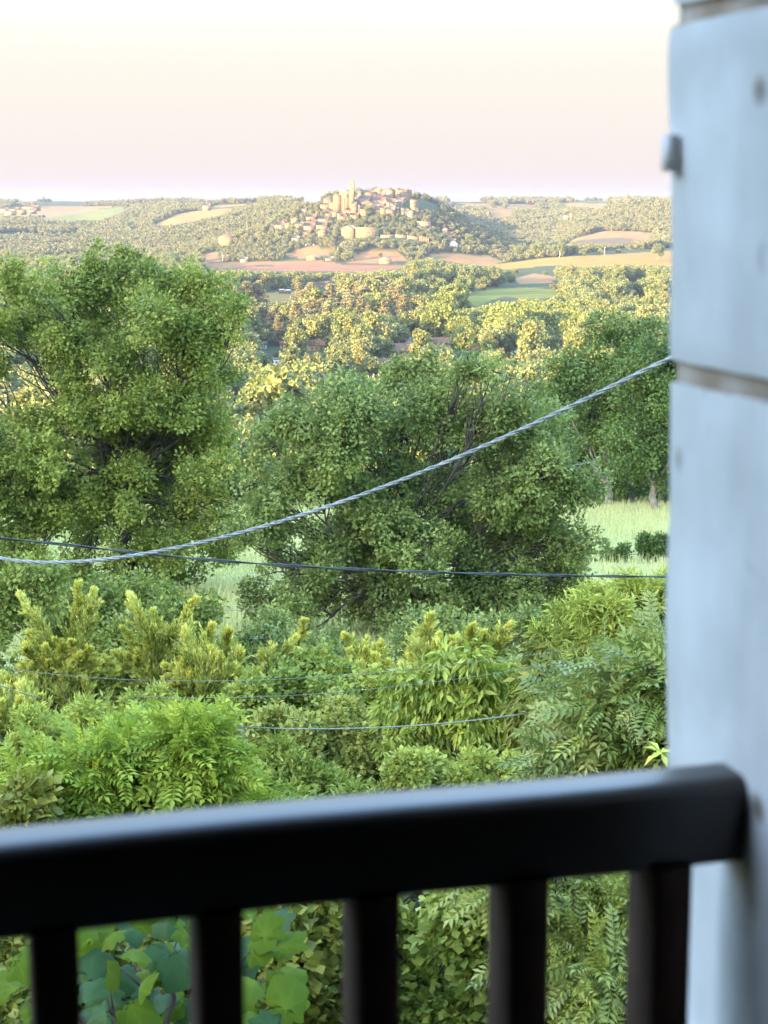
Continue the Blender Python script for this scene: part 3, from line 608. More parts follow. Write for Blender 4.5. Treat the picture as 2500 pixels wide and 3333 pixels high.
# ------------------------------------------------------------------ hedge shrubs in front
shrub('shrub', 'bushy yellow-green shrub low in front of the three-tipped juniper', 21, [(-20, 2430, 99), (110, 2410, 99), (240, 2370, 99), (-60, 2550, 117), (80, 2530, 117), (330, 2360, 81), (250, 2490, 108)], 2200, 10, .075, .10, LANCE, M['lime'], 41, .7)
shrub('shrub', 'dense lance-leaved shrub below the forked juniper', 20, [(440, 2345, 76), (520, 2315, 67), (600, 2385, 81), (480, 2445, 99), (620, 2485, 99), (700, 2405, 81), (400, 2495, 99)], 2300, 10, .075, .10, LANCE, M['shrub'], 42, .6)
shrub('shrub', 'tangled blue-green climber between the juniper plumes', 21.5, [(900, 2240, 90), (1000, 2190, 80), (1090, 2200, 80), (960, 2320, 110), (1100, 2310, 110), (830, 2290, 90), (1200, 2300, 100)], 3000, 9, .062, .10, ROUND, M['shrub'], 43, .8)
shrub('shrub', 'mixed briar with reddish shoots in the middle of the hedge', 18.5, [(1000, 2420, 110), (1130, 2400, 110), (880, 2420, 100), (1240, 2420, 110), (1060, 2520, 120), (1200, 2530, 130), (1330, 2480, 100)], 3200, 9, .058, .09, OAK, M['rose'], 44, .7)
shrub('shrub', 'glossy upright laurel just above the middle of the rail', 15.5, [(850, 2500, 90), (960, 2520, 90), (1050, 2560, 90), (880, 2600, 100), (1000, 2640, 100), (790, 2560, 80), (1120, 2650, 90)], 1700, 9, .085, .10, LANCE, M['shrub'], 45, .5)
shrub('young_cherry_tree', 'young cherry with long drooping leaves at the hedge', 17.5, [(1330, 2230, 70), (1320, 2330, 90), (1440, 2290, 90), (1560, 2230, 80), (1540, 2160, 50), (1460, 2180, 60), (1690, 2220, 80), (1690, 2320, 100), (1560, 2350, 100), (1420, 2410, 110), (1580, 2460, 110), (1320, 2440, 90), (1720, 2420, 90)], 1500, 9, .115, .13, LANCE, M['cherry'], 46, .6, droop=1.0, upw=.3, cat='tree', gap=.05)
shrub('young_cherry_tree', 'dark-leaved cherry sapling with leaf whorls, below the willowy shrub', 16.5, [(1770, 2140, 45), (1770, 2210, 60), (1750, 2290, 70), (1840, 2290, 60), (1690, 2360, 60), (1800, 2370, 70)], 520, 9, .12, .13, LANCE, M['dark_shrub'], 47, .4, droop=1.1, upw=.3, cat='tree')
shrub('willow_shrub', 'tall willowy shrub with narrow lime leaves against the meadow', 23, [(1940, 1975, 55), (2010, 1950, 60), (2100, 1945, 65), (2200, 1940, 70), (1860, 2020, 70), (1950, 2020, 90), (2060, 2000, 90), (2160, 1990, 90), (1800, 2090, 60), (1900, 2120, 100), (2020, 2120, 110), (2140, 2110, 110), (1850, 2200, 90), (2000, 2230, 100), (2130, 2230, 100)], 2900, 10, .11, .13, LANCE2, M['lime'], 48, 1.0, gap=.02, twigs=8, trad=.012)
shrub('nettle_patch', 'fine pale-tipped undergrowth just above the rail', 14.5, [(1330, 2560, 100), (1450, 2570, 100), (1570, 2560, 100), (1690, 2540, 90), (1260, 2640, 90), (1400, 2650, 110), (1560, 2640, 110), (1700, 2620, 90)], 3400, 9, .045, .07, OAK, M['shrub'], 49, .5, cat='undergrowth')
def pinnate_tree(label, D, lobes, n, size, mat, seed, tmpl=PIN, depth=.6, group=None):
    return shrub('ash_sapling', label, D, lobes, n, 3, size, .12, tmpl, mat, seed, depth, gap=-.1, gs=.4, upw=1.0, droop=.15, group=group, shell=.5, cat='shrub', trad=.006)
pinnate_tree('big feathery ash thicket filling the corner above the rail', 13.5, [(200, 2595, 108), (330, 2515, 99), (470, 2485, 99), (600, 2475, 90), (120, 2685, 108), (270, 2695, 117), (430, 2635, 126), (580, 2615, 117), (700, 2555, 90), (740, 2655, 99), (620, 2735, 108), (420, 2765, 117), (180, 2795, 108), (820, 2715, 72)], 3200, .24, M['ash'], 51)
pinnate_tree('glossy blue-green pinnate shrub beside the white stone', 10.5, [(2140, 2180, 80), (2050, 2230, 80), (1960, 2310, 90), (2090, 2330, 110), (2200, 2280, 100), (1900, 2400, 80), (2010, 2430, 110), (2140, 2450, 110), (1850, 2490, 60), (1960, 2520, 90), (2090, 2540, 100), (2220, 2400, 100)], 1500, .23, M['blue_ash'], 52, PIN8)
pinnate_tree('dark feathery foliage seen between the last two balusters', 9.0, [(1840, 2860, 90), (1960, 2850, 90), (1900, 2990, 110), (2020, 2990, 90), (1830, 3100, 100), (1950, 3140, 110), (1880, 3280, 120), (2020, 3290, 100), (1790, 3220, 80), (1660, 2850, 60)], 1300, .19, M['blue_ash'], 53, PIN8)
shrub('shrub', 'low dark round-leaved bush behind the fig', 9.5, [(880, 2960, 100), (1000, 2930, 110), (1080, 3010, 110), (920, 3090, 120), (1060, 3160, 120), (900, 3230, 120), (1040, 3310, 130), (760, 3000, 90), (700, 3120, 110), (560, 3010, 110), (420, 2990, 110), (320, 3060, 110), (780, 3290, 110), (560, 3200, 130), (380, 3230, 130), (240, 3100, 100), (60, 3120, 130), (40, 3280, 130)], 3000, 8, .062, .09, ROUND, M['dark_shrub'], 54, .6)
shrub('shrub', 'bright mixed weeds seen between the middle balusters', 10.2, [(1360, 2930, 100), (1480, 2900, 110), (1580, 2910, 100), (1400, 3040, 110), (1530, 3050, 120), (1370, 3160, 110), (1500, 3190, 120), (1600, 3140, 90), (1390, 3300, 120), (1540, 3320, 120), (1250, 3000, 90), (1230, 3200, 100)], 2600, 8, .065, .09, OAK, M['shrub'], 55, .5)
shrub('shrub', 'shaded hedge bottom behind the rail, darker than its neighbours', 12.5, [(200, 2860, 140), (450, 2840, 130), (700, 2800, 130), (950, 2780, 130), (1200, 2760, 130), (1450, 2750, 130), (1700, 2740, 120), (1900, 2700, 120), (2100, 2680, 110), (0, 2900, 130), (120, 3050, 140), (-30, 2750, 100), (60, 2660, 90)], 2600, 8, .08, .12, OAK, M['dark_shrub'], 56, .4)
# climber foliage and rough herbs that cover the bank below the hedge (no single plant can be told)
def bank():
    r = np.random.default_rng(77); n = 26000; Y = r.uniform(9.5, 46, n)**1.0; X = r.uniform(-.27, .27, n)*Y; Z = terrain(X, Y)+r.random(n)**1.5*.9*np.clip(1+noise3(np.stack([X/1.7, Y/1.7, 0*X], 1), 3), .2, 2)
    P = np.stack([X, Y, Z], 1); tint = np.clip(.35+.3*noise3(P/1.3, 5)+r.normal(size=n)*.2, 0, 1)
    V, T, tn = place_leaves(OAK, P, rdir(n, r), norm(np.array([0, -.3, 1])+r.normal(size=(n, 3))*.5), r.uniform(.08, .2, n), tint)
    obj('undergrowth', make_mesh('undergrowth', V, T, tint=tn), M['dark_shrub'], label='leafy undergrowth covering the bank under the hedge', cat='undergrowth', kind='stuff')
bank()

# ------------------------------------------------------------------ fig tree: every large leaf is a part
def fig():
    r = np.random.default_rng(9); D = 6.6; bs = gz(at(420, 3300, D)); root = thing('fig_tree', 'fig tree with large lobed leaves seen between the first balusters', 'tree', bs)
    metas = []
    for v in range(4):
        n = 40; an = np.linspace(-math.pi*.93, math.pi*.93, n); lob = [.0, .95, -.95, 1.95, -1.95][:(5 if v != 3 else 3)]
        rad = .48+sum((.50 if i == 0 else .38)*np.exp(-((an-l)/.40)**2) for i, l in enumerate(lob)) if v != 2 else .72+.28*np.cos(an)-.06*np.cos(an*5)
        rad = rad*(1+.04*np.sin(an*9+v)); x = rad*np.cos(an)*.75+.25; y = rad*np.sin(an)*.75
        ring = np.stack([x, y, -.22*(x-.2)**2-.28*np.abs(y)+.02*np.sin(an*5)], 1); mid = np.stack([x*.5+.05, y*.5, .02-.05*(x*.5)**2-.09*np.abs(y)*.6], 1)
        V = np.concatenate([[[0, 0, 0]], mid, ring]); T = []
        for i in range(n-1): T += [[0, 1+i, 2+i], [1+i, 1+n+i, 2+n+i], [1+i, 2+n+i, 2+i]]
        tn = np.concatenate([[.9], np.full(n, .5)+.25*np.exp(-((np.abs((an+3.5) % .95-.47))/.1)**2), np.full(n, .45)])
        me = make_mesh('leaf', V, T, tint=tn, smooth=True); metas.append(me)
    mats = [leaf_mat('fig leaf green', (.045, .095, .006), (.14, .20, .018), trans=.35, rough=.6, spec=.08), leaf_mat('fig leaf bluish', (.018, .055, .014), (.05, .11, .03), trans=.25, rough=.5, spec=.2)]
    ms = [m.copy() for m in metas]
    for m in metas: m.materials.append(mats[0])
    for m in ms: m.materials.append(mats[1])
    st = MB(); tips = []
    spots = [(300, 3060), (360, 3010), (440, 2990), (560, 3000), (590, 2960), (330, 3120), (420, 3130), (500, 3080), (560, 3110), (290, 3180), (360, 3200), (450, 3210), (540, 3190), (600, 3160), (280, 3260), (340, 3300), (430, 3270), (520, 3290), (590, 3260), (380, 3350), (480, 3360), (580, 3360), (830, 2990), (860, 3060), (910, 3085), (850, 3130), (820, 3180), (870, 3200), (920, 3290), (850, 3270), (830, 3340), (900, 3360), (700, 3040), (720, 3150), (680, 3240), (740, 3300), (60, 3120), (40, 3220), (80, 3310), (250, 3000), (620, 3060)]
    for i, (x, y) in enumerate(spots+[(a_+r.uniform(-50, 50), b_+r.uniform(-40, 40)) for a_, b_ in spots]):
        p = at(x+r.uniform(-15, 15), y+r.uniform(-12, 12), D+(r.uniform(-.5, .3) if i < len(spots) else r.uniform(0, .7)))-bs
        me = (metas if r.random() < .58 else ms)[[0, 1, 2, 2, 3][r.integers(0, 5)]]; o = obj('leaf', me, None, root, loc=tuple(p)); s = r.uniform(.09, .155); o.scale = (s, s, s)
        o.rotation_euler = (Matrix.Rotation(.55+r.normal()*.3, 3, 'X') @ Matrix.Rotation(r.normal()*.35, 3, 'Y') @ Matrix.Rotation(r.uniform(-math.pi, math.pi), 3, 'Z')).to_euler(); tips.append(p)
    hub = at(520, 3480, D)-bs
    st.tube(bend_path(np.zeros(3)-np.array([0, 0, .3]), hub, 6, .08, r), np.linspace(.07, .05, 6), 8)
    for c in ((330, 3240), (450, 3150), (560, 3120), (850, 3190), (700, 3200), (100, 3260)):
        e = at(*c, D)-bs; pp = bend_path(hub, e, 6, .1, r); st.tube(pp, np.linspace(.018, .007, 6), 6)
        for t in tips:
            if np.linalg.norm(t-e) < .19: st.tube(bend_path(pp[4], t, 4, .12, r), np.linspace(.005, .003, 4), 5)
    obj('branch', st.mesh('branch', True), M['bark'], root)
fig()
def yellow_cluster():
    r = np.random.default_rng(4); c = at(2150, 2448, 9.3); bs = gz(c); root = thing('shrub_shoot', 'bright yellow-green leaf rosette beside the stone, just above the rail', 'shoot', bs)
    tv, tf = diamond(.17, .55, .08, -.1); me = make_mesh('leaf', tv, tf, tint=[.4, .7, .6, .7]); me.materials.append(M['yellow_leaf'])
    for i in range(11):
        a = -2.9+i*.55; o = obj('leaf', me, None, root, loc=tuple(c-bs)); s = r.uniform(.085, .12); o.scale = (s, s, s); o.rotation_euler = (r.normal()*.3, .15+r.normal()*.25, a)
    st = MB(); st.tube(bend_path(np.zeros(3), c-bs, 7, .05, r), np.linspace(.02, .006, 7), 6); obj('stem', st, M['bark'], root)
yellow_cluster()

# ------------------------------------------------------------------ overhead cables
M['steel'] = noise_mat('bright twisted cable', (.15, .18, .18), (.26, .29, .29), 30, .4, metallic=.1, spec=.5)
M['rubber'] = noise_mat('dark cable sheath', (.035, .045, .045), (.07, .08, .08), 20, .5)
M['greywire'] = noise_mat('grey wire', (.13, .17, .14), (.22, .26, .22), 20, .5)
def curve_px(pts, n=200, lo=-.06, hi=1.03):
    P = np.array([at(x, y, d) for x, y, d in pts]); t = np.linspace(0, 1, len(pts)); c = [np.polyfit(t, P[:, i], min(4, len(pts)-1)) for i in range(3)]
    u = np.linspace(lo, hi, n); return np.stack([np.polyval(k, u) for k in c], 1)
def twisted(name, label, pts, r, strands, pitch, mat, n=700, gap=1.0):
    P = curve_px(pts, n); T = norm(np.gradient(P, axis=0)); A = norm(np.cross(T, [0, 0, 1.])); B = np.cross(T, A)
    s = np.concatenate([[0], np.cumsum(np.linalg.norm(np.diff(P, axis=0), axis=1))]); root = thing(name, label, 'cable', P[0])
    for k in range(strands):
        ph = 2*math.pi*(s/pitch+k/strands); q = P+A*(np.cos(ph)*r*gap)[:, None]+B*(np.sin(ph)*r*gap)[:, None]; m = MB(); m.tube(q-P[0], r, 6); obj('strand', m.mesh('strand', True), mat, root)
twisted('power_cable', 'thick twisted grey cable sweeping up to the stone wall', [(0, 1818, 9.4), (250, 1824, 9.2), (550, 1790, 9.0), (900, 1705, 8.7), (1250, 1580, 8.4), (1600, 1440, 8.1), (1900, 1305, 7.9), (2180, 1165, 7.7)], (.0050), 3, .23, M['steel'], 900, 1.08)
twisted('telephone_cable', 'dark paired cable crossing almost level below the twisted one', [(0, 1752, 13), (400, 1795, 13.3), (900, 1838, 13.8), (1400, 1862, 14.3), (1980, 1876, 15), (2200, 1877, 15.3)], .0062, 2, 1.2, M['rubber'], 300)
def wire(label, pts, r, mat, lo=-.03, hi=1.03):
    P = curve_px(pts, 80, lo, hi); m = MB(); m.tube(P-P[0], r, 6); obj('wire', m.mesh('wire', True), mat, label=label, cat='wire', loc=tuple(P[0]))
wire('thickest of the plain wires, low across the hedge', [(600, 2350, 14.6), (720, 2364, 13.8), (1000, 2372, 12.9), (1300, 2365, 12.2), (1600, 2338, 11.6), (1840, 2305, 11.2)], .0052, M['greywire'])
wire('thin wire across the hedge tops, upper of the close pair', [(0, 2170, 12), (200, 2195, 12), (400, 2212, 12), (800, 2216, 12), (1200, 2193, 12), (1600, 2145, 12), (2180, 2075, 12)], .0019, M['greywire'])
wire('thin wire across the hedge, lower of the close pair', [(500, 2268, 11.6), (800, 2270, 11.6), (1200, 2245, 11.6), (1500, 2206, 11.6), (1900, 2145, 11.6), (2180, 2085, 11.6)], .0019, M['greywire'])
wire('short bright wire coming in at the edge below the junipers', [(-80, 2205, 12.5), (0, 2231, 12.5), (60, 2252, 12.6), (125, 2270, 12.8)], .004, M['greywire'])

# ------------------------------------------------------------------ hill town
M['facade'] = [noise_mat('golden limestone wall', (0.179, 0.115, 0.063), (0.244, 0.166, 0.093), .35, .9), noise_mat('ochre rendered wall', (0.216, 0.141, 0.063), (0.263, 0.184, 0.093), .3, .9), noise_mat('pinkish stone wall', (0.201, 0.127, 0.065), (0.259, 0.178, 0.092), .3, .9), noise_mat('pale plaster wall', (0.224, 0.175, 0.111), (0.272, 0.217, 0.144), .3, .9)]
M['tiles'] = [noise_mat('old clay tiles', (0.108, 0.067, 0.040), (0.177, 0.112, 0.065), .9, .9), noise_mat('red clay tiles', (0.167, 0.079, 0.045), (0.226, 0.118, 0.065), .9, .9), noise_mat('weathered pale tiles', (0.177, 0.135, 0.084), (0.226, 0.185, 0.119), .9, .9)]
M['dark'] = noise_mat('dark fill', (.03, .028, .028), (.06, .05, .045), 2, .5)  # near-black colour paints the unlit inside of openings; also on wheels
M['white'] = noise_mat('white paint', (.6, .6, .58), (.75, .75, .72), 1, .7)
M['metal'] = noise_mat('grey sheet metal', (.3, .31, .33), (.42, .43, .45), 1, .6)
_b = MB(); _b.box((0, 0, 0), (1, 1, 1)); WINDOW = _b.mesh('window'); WINDOW.materials.append(M['dark'])
OBST = []            # (x0, x1, ytop, ybottom, distance) kept free of trees standing in front
def house(label, px, ptop, pbot, wpx, roof='gable', rot=0.0, fac=0, til=0, win=(2, 2), dep=.8, group=None, name='house', rise=.42, D=None, ridge_x=False, chimney=False, keep=.35, below=5.0, wsize=(1.0, 1.5)):
    g = None
    if D is None:
        for q in range(0, 60, 3):
            g, ok = hit(px, pbot+q, 500, 5200)
            if ok and (pbot > 720 or g[1] < 2560): break
        D = g[1]
    b = at(px, pbot, D); t = at(px, ptop, D); w = wpx/F*D; h = t[2]-b[2]; d = max(w*dep, 4.0)
    OBST.append((px-wpx/2, px+wpx/2, ptop, pbot, D, keep))
    root = thing(name, label, 'house' if name == 'house' else name.replace('_', ' '), b, group, rot)
    rh = min(h*rise, w*.28) if roof != 'flat' else 0; wh = h-rh
    m = MB(); m.box((0, 0, wh/2-below/2), (w, d, wh+below))
    if roof == 'gable':
        if ridge_x: m.add([[-w/2, -d/2, wh], [-w/2, d/2, wh], [-w/2, 0, h], [w/2, -d/2, wh], [w/2, d/2, wh], [w/2, 0, h]], tris=[[0, 2, 1], [3, 4, 5]])
        else: m.add([[-w/2, -d/2, wh], [w/2, -d/2, wh], [0, -d/2, h], [-w/2, d/2, wh], [w/2, d/2, wh], [0, d/2, h]], tris=[[0, 1, 2], [3, 5, 4]])
    obj('wall', m, M['facade'][fac] if isinstance(fac, int) else M[fac], root)
    e = .45; rm = MB(); th = .3
    if roof == 'gable':
        if ridge_x: a = [(-w/2-e, -d/2-e, wh-.25), (w/2+e, -d/2-e, wh-.25), (w/2+e, 0, h+.1), (-w/2-e, 0, h+.1), (-w/2-e, d/2+e, wh-.25), (w/2+e, d/2+e, wh-.25)]; f = [[0, 1, 2, 3], [3, 2, 5, 4]]
        else: a = [(-w/2-e, -d/2-e, wh-.25), (-w/2-e, d/2+e, wh-.25), (0, d/2+e, h+.1), (0, -d/2-e, h+.1), (w/2+e, -d/2-e, wh-.25), (w/2+e, d/2+e, wh-.25)]; f = [[0, 3, 2, 1], [3, 4, 5, 2]]
        a = np.array(a, float); n = len(a); V = np.concatenate([a+[0, 0, th], a]); Q = f+[[i+n for i in q[::-1]] for q in f]
        per = [0, 1, 2, 5, 4, 3] if ridge_x else [0, 3, 4, 5, 2, 1]; per = per if ridge_x else [0, 3, 4, 5, 2, 1]
        Q += [[per[i], per[(i+1) % 6], per[(i+1) % 6]+n, per[i]+n] for i in range(6)]; rm.add(V, quads=Q)
    elif roof == 'hip':
        a = np.array([(-w/2-e, -d/2-e, wh-.1), (w/2+e, -d/2-e, wh-.1), (w/2+e, d/2+e, wh-.1), (-w/2-e, d/2+e, wh-.1), (-w*.18, 0, h), (w*.18, 0, h)]); a2 = a[:4]-[0, 0, .2]
        rm.add(np.concatenate([a, a2]), tris=[[1, 2, 5], [3, 0, 4]], quads=[[0, 1, 5, 4], [2, 3, 4, 5], [0, 6, 7, 1], [1, 7, 8, 2], [2, 8, 9, 3], [3, 9, 6, 0]])
    else: rm.box((0, 0, wh+.1), (w+.7, d+.7, .35))
    ro = obj('roof', rm, M['tiles'][til] if isinstance(til, int) else M[til], root)
    if chimney:
        c = MB(); c.box((w*.22, d*.1, h+.2), (.9, .9, 1.8)); c.box((w*.22, d*.1, h+1.2), (1.2, 1.2, .2)); obj('chimney', c, M['facade'][2], ro)
    nx, nz = win
    for i in range(nx):
        for j in range(nz):
            zz = wh*(.28+.48*j/max(nz-1, 1)) if nz > 1 else wh*.5
            o = obj('window', WINDOW, None, root, loc=((i+.5-nx/2)*w/nx*.82, -d/2-.02, zz)); o.scale = (min(wsize[0], w*.16), .16, min(wsize[1], wh*.28))
    if nz > 0 and nx > 0 and w > 5:
        o = obj('window', WINDOW, None, root, loc=(-w/2-.02, 0, wh*.55)); o.scale = (.16, min(1.0, d*.2), min(1.5, wh*.28))
    return root
def U(u, v): return 1040+u/4.366, 570+v/4.366
def W2(u, v): return 880+u/4.608, 660+v/4.608
def W3(u, v): return 1100+u/4.608, 700+v/4.608
rv = np.random.default_rng(21)
def rect(conv, label, u0, u1, v0, v1, **k):
    x0, y0 = conv(u0, v0); x1, y1 = conv(u1, v1); return house(label, (x0+x1)/2, y0, y1, x1-x0, **k)
GU = 'close-packed houses of the hilltop town'; LU = 'small golden stone house packed among the hilltop town roofs'
town = [  # u0,u1,top,bottom, roof, ridge along x, facade, tiles
 (585, 785, 212, 290, 'gable', 1, 2, 0), (548, 600, 225, 330, 'flat', 0, 2, 0), (590, 745, 288, 345, 'gable', 1, 2, 1), (540, 700, 335, 405, 'gable', 1, 0, 1), (590, 742, 352, 455, 'gable', 0, 0, 2),
 (782, 925, 262, 335, 'gable', 1, 2, 1), (790, 930, 325, 405, 'gable', 1, 0, 1), (1050, 1140, 188, 268, 'flat', 0, 1, 0), (1145, 1212, 190, 240, 'gable', 0, 1, 2),
 (955, 1060, 245, 300, 'gable', 1, 2, 1), (960, 1052, 285, 345, 'gable', 1, 0, 1), (760, 925, 385, 462, 'gable', 1, 2, 2), (660, 770, 385, 470, 'gable', 0, 2, 0),
 (945, 1065, 455, 565, 'gable', 1, 0, 2), (1055, 1132, 458, 555, 'gable', 1, 2, 0), (1128, 1205, 465, 560, 'gable', 0, 3, 0), (1198, 1262, 482, 575, 'gable', 1, 0, 2), (1255, 1335, 498, 590, 'gable', 0, 3, 0), (1328, 1402, 500, 590, 'gable', 1, 2, 0),
 (350, 455, 350, 485, 'gable', 1, 0, 0), (455, 530, 385, 555, 'gable', 1, 2, 2), (380, 470, 470, 560, 'gable', 1, 0, 1), (500, 595, 415, 545, 'gable', 0, 0, 0), (580, 685, 452, 575, 'gable', 1, 1, 0),
 (178, 262, 492, 570, 'gable', 1, 0, 2), (255, 365, 515, 600, 'gable', 1, 2, 2), (440, 560, 540, 600, 'gable', 1, 2, 1), (690, 800, 300, 345, 'gable', 1, 0, 0), (1000, 1090, 395, 470, 'gable', 1, 2, 2), (860, 960, 205, 270, 'gable', 0, 3, 0),
 (1085, 1160, 268, 345, 'gable', 0, 2, 0), (620, 720, 320, 370, 'gable', 1, 2, 1), (1150, 1230, 320, 380, 'gable', 1, 3, 0), (730, 800, 340, 400, 'gable', 0, 0, 2), (300, 380, 560, 620, 'gable', 1, 0, 1), (90, 175, 520, 585, 'gable', 1, 0, 1)]
def town_label(u0, u1, v0, v1, fc, tl, seen={}):
    x, y = U((u0+u1)/2, v1); tone = ['golden', 'yellow', 'pinkish', 'pale'][fc]; roof = ['brown', 'red', 'faded'][tl]
    size = 'tall' if (v1-v0) > .95*(u1-u0) else ('wide' if u1-u0 > 130 else 'small')
    place = 'left of the church' if x < 1085 else 'below the church' if x < 1158 else 'right of the tower' if x < 1192 else 'in mid town' if x < 1225 else 'right of mid town' if x < 1262 else 'near the shaded end' if x < 1300 else 'at the shaded end'
    row = 'on the skyline row' if y < 640 else 'in the second row' if y < 655 else 'in the third row' if y < 676 else 'in the lowest row'
    lb = f'{size} {tone} {roof}-roofed house {row} of town, {place}'.replace(' row of town', ' row'); k = seen.get(lb, 0); seen[lb] = k+1
    return lb
for (u0, u1, v0, v1, rf, rx, fc, tl) in town:
    rect(U, town_label(u0, u1, v0, v1, fc, tl), u0, u1, v0, v1, roof=rf, ridge_x=bool(rx), fac=fc, til=tl, rot=rv.uniform(-.28, .18), group=GU, win=(int(rv.integers(2, 4)), 2), chimney=rv.random() < .35, dep=rv.uniform(.6, 1.0), below=7)
ri = np.random.default_rng(12); spots_ = [(x, y) for y in (641, 650, 659, 668, 677, 686) for x in range(1092 if y > 648 else 1165, 1318 if y < 670 else 1300, 21)]
for i, (x, y) in enumerate(spots_):
    if ri.random() < .32: continue
    x += ri.uniform(-6, 6); y += ri.uniform(-3, 3); w_ = ri.uniform(17, 30); h_ = ri.uniform(11, 17); tl = int(ri.integers(0, 3)); fc = int(ri.choice([0, 1, 2, 2]))
    house(town_label((x-w_/2-1040)*4.366, (x+w_/2-1040)*4.366, (y-h_-570)*4.366, (y-570)*4.366, fc, tl), x, y-h_, y, w_, roof='gable' if ri.random() < .85 else 'hip', ridge_x=ri.random() < .65, fac=fc, til=tl, rot=ri.uniform(-.4, .2), win=(2, 2), group=GU, chimney=ri.random() < .3, below=8, dep=ri.uniform(.6, .95))
rect(U, 'tall bright gabled house on the skyline right of the church', 800, 882, 178, 275, roof='gable', fac=1, til=2, rot=-.2, win=(2, 3), below=8)
rect(U, 'hipped brown roof house highest on the town skyline', 948, 1052, 178, 250, roof='hip', fac=3, til=0, rot=.1, win=(3, 2), below=8)
rect(U, 'broad shaded facade on the blue side of the town', 920, 1085, 335, 455, roof='gable', ridge_x=True, fac=2, til=0, rot=.5, win=(4, 3), below=9)
rect(U, 'long ruined wall-like house in blue shade at the town end', 1140, 1290, 215, 345, roof='flat', fac=0, til=0, rot=.55, win=(5, 3), below=9)
rect(U, 'tall narrow house in blue shade below the town end', 1300, 1392, 350, 485, roof='flat', fac=2, til=0, rot=.5, win=(3, 4), below=9)
rect(U, 'small yellow house at the end of the lower row', 1400, 1450, 528, 600, roof='gable', fac=1, til=2, win=(2, 2))
rect(U, 'bright house with brown roof standing above the trees, centre of town', 778, 862, 455, 545, roof='hip', fac=1, til=0, win=(2, 2), rot=-.1)
rect(U, 'bright yellow house with red roof beside the brown-roofed one', 858, 946, 440, 545, roof='gable', ridge_x=True, fac=1, til=1, win=(3, 2))
rect(U, 'brown-roofed house left of the church among cypresses', 62, 190, 308, 405, roof='hip', fac=2, til=0, win=(3, 2), rise=.5)
rect(U, 'long low house under the brown-roofed one left of the church', 10, 180, 398, 445, roof='gable', ridge_x=True, fac=0, til=1, win=(4, 1))
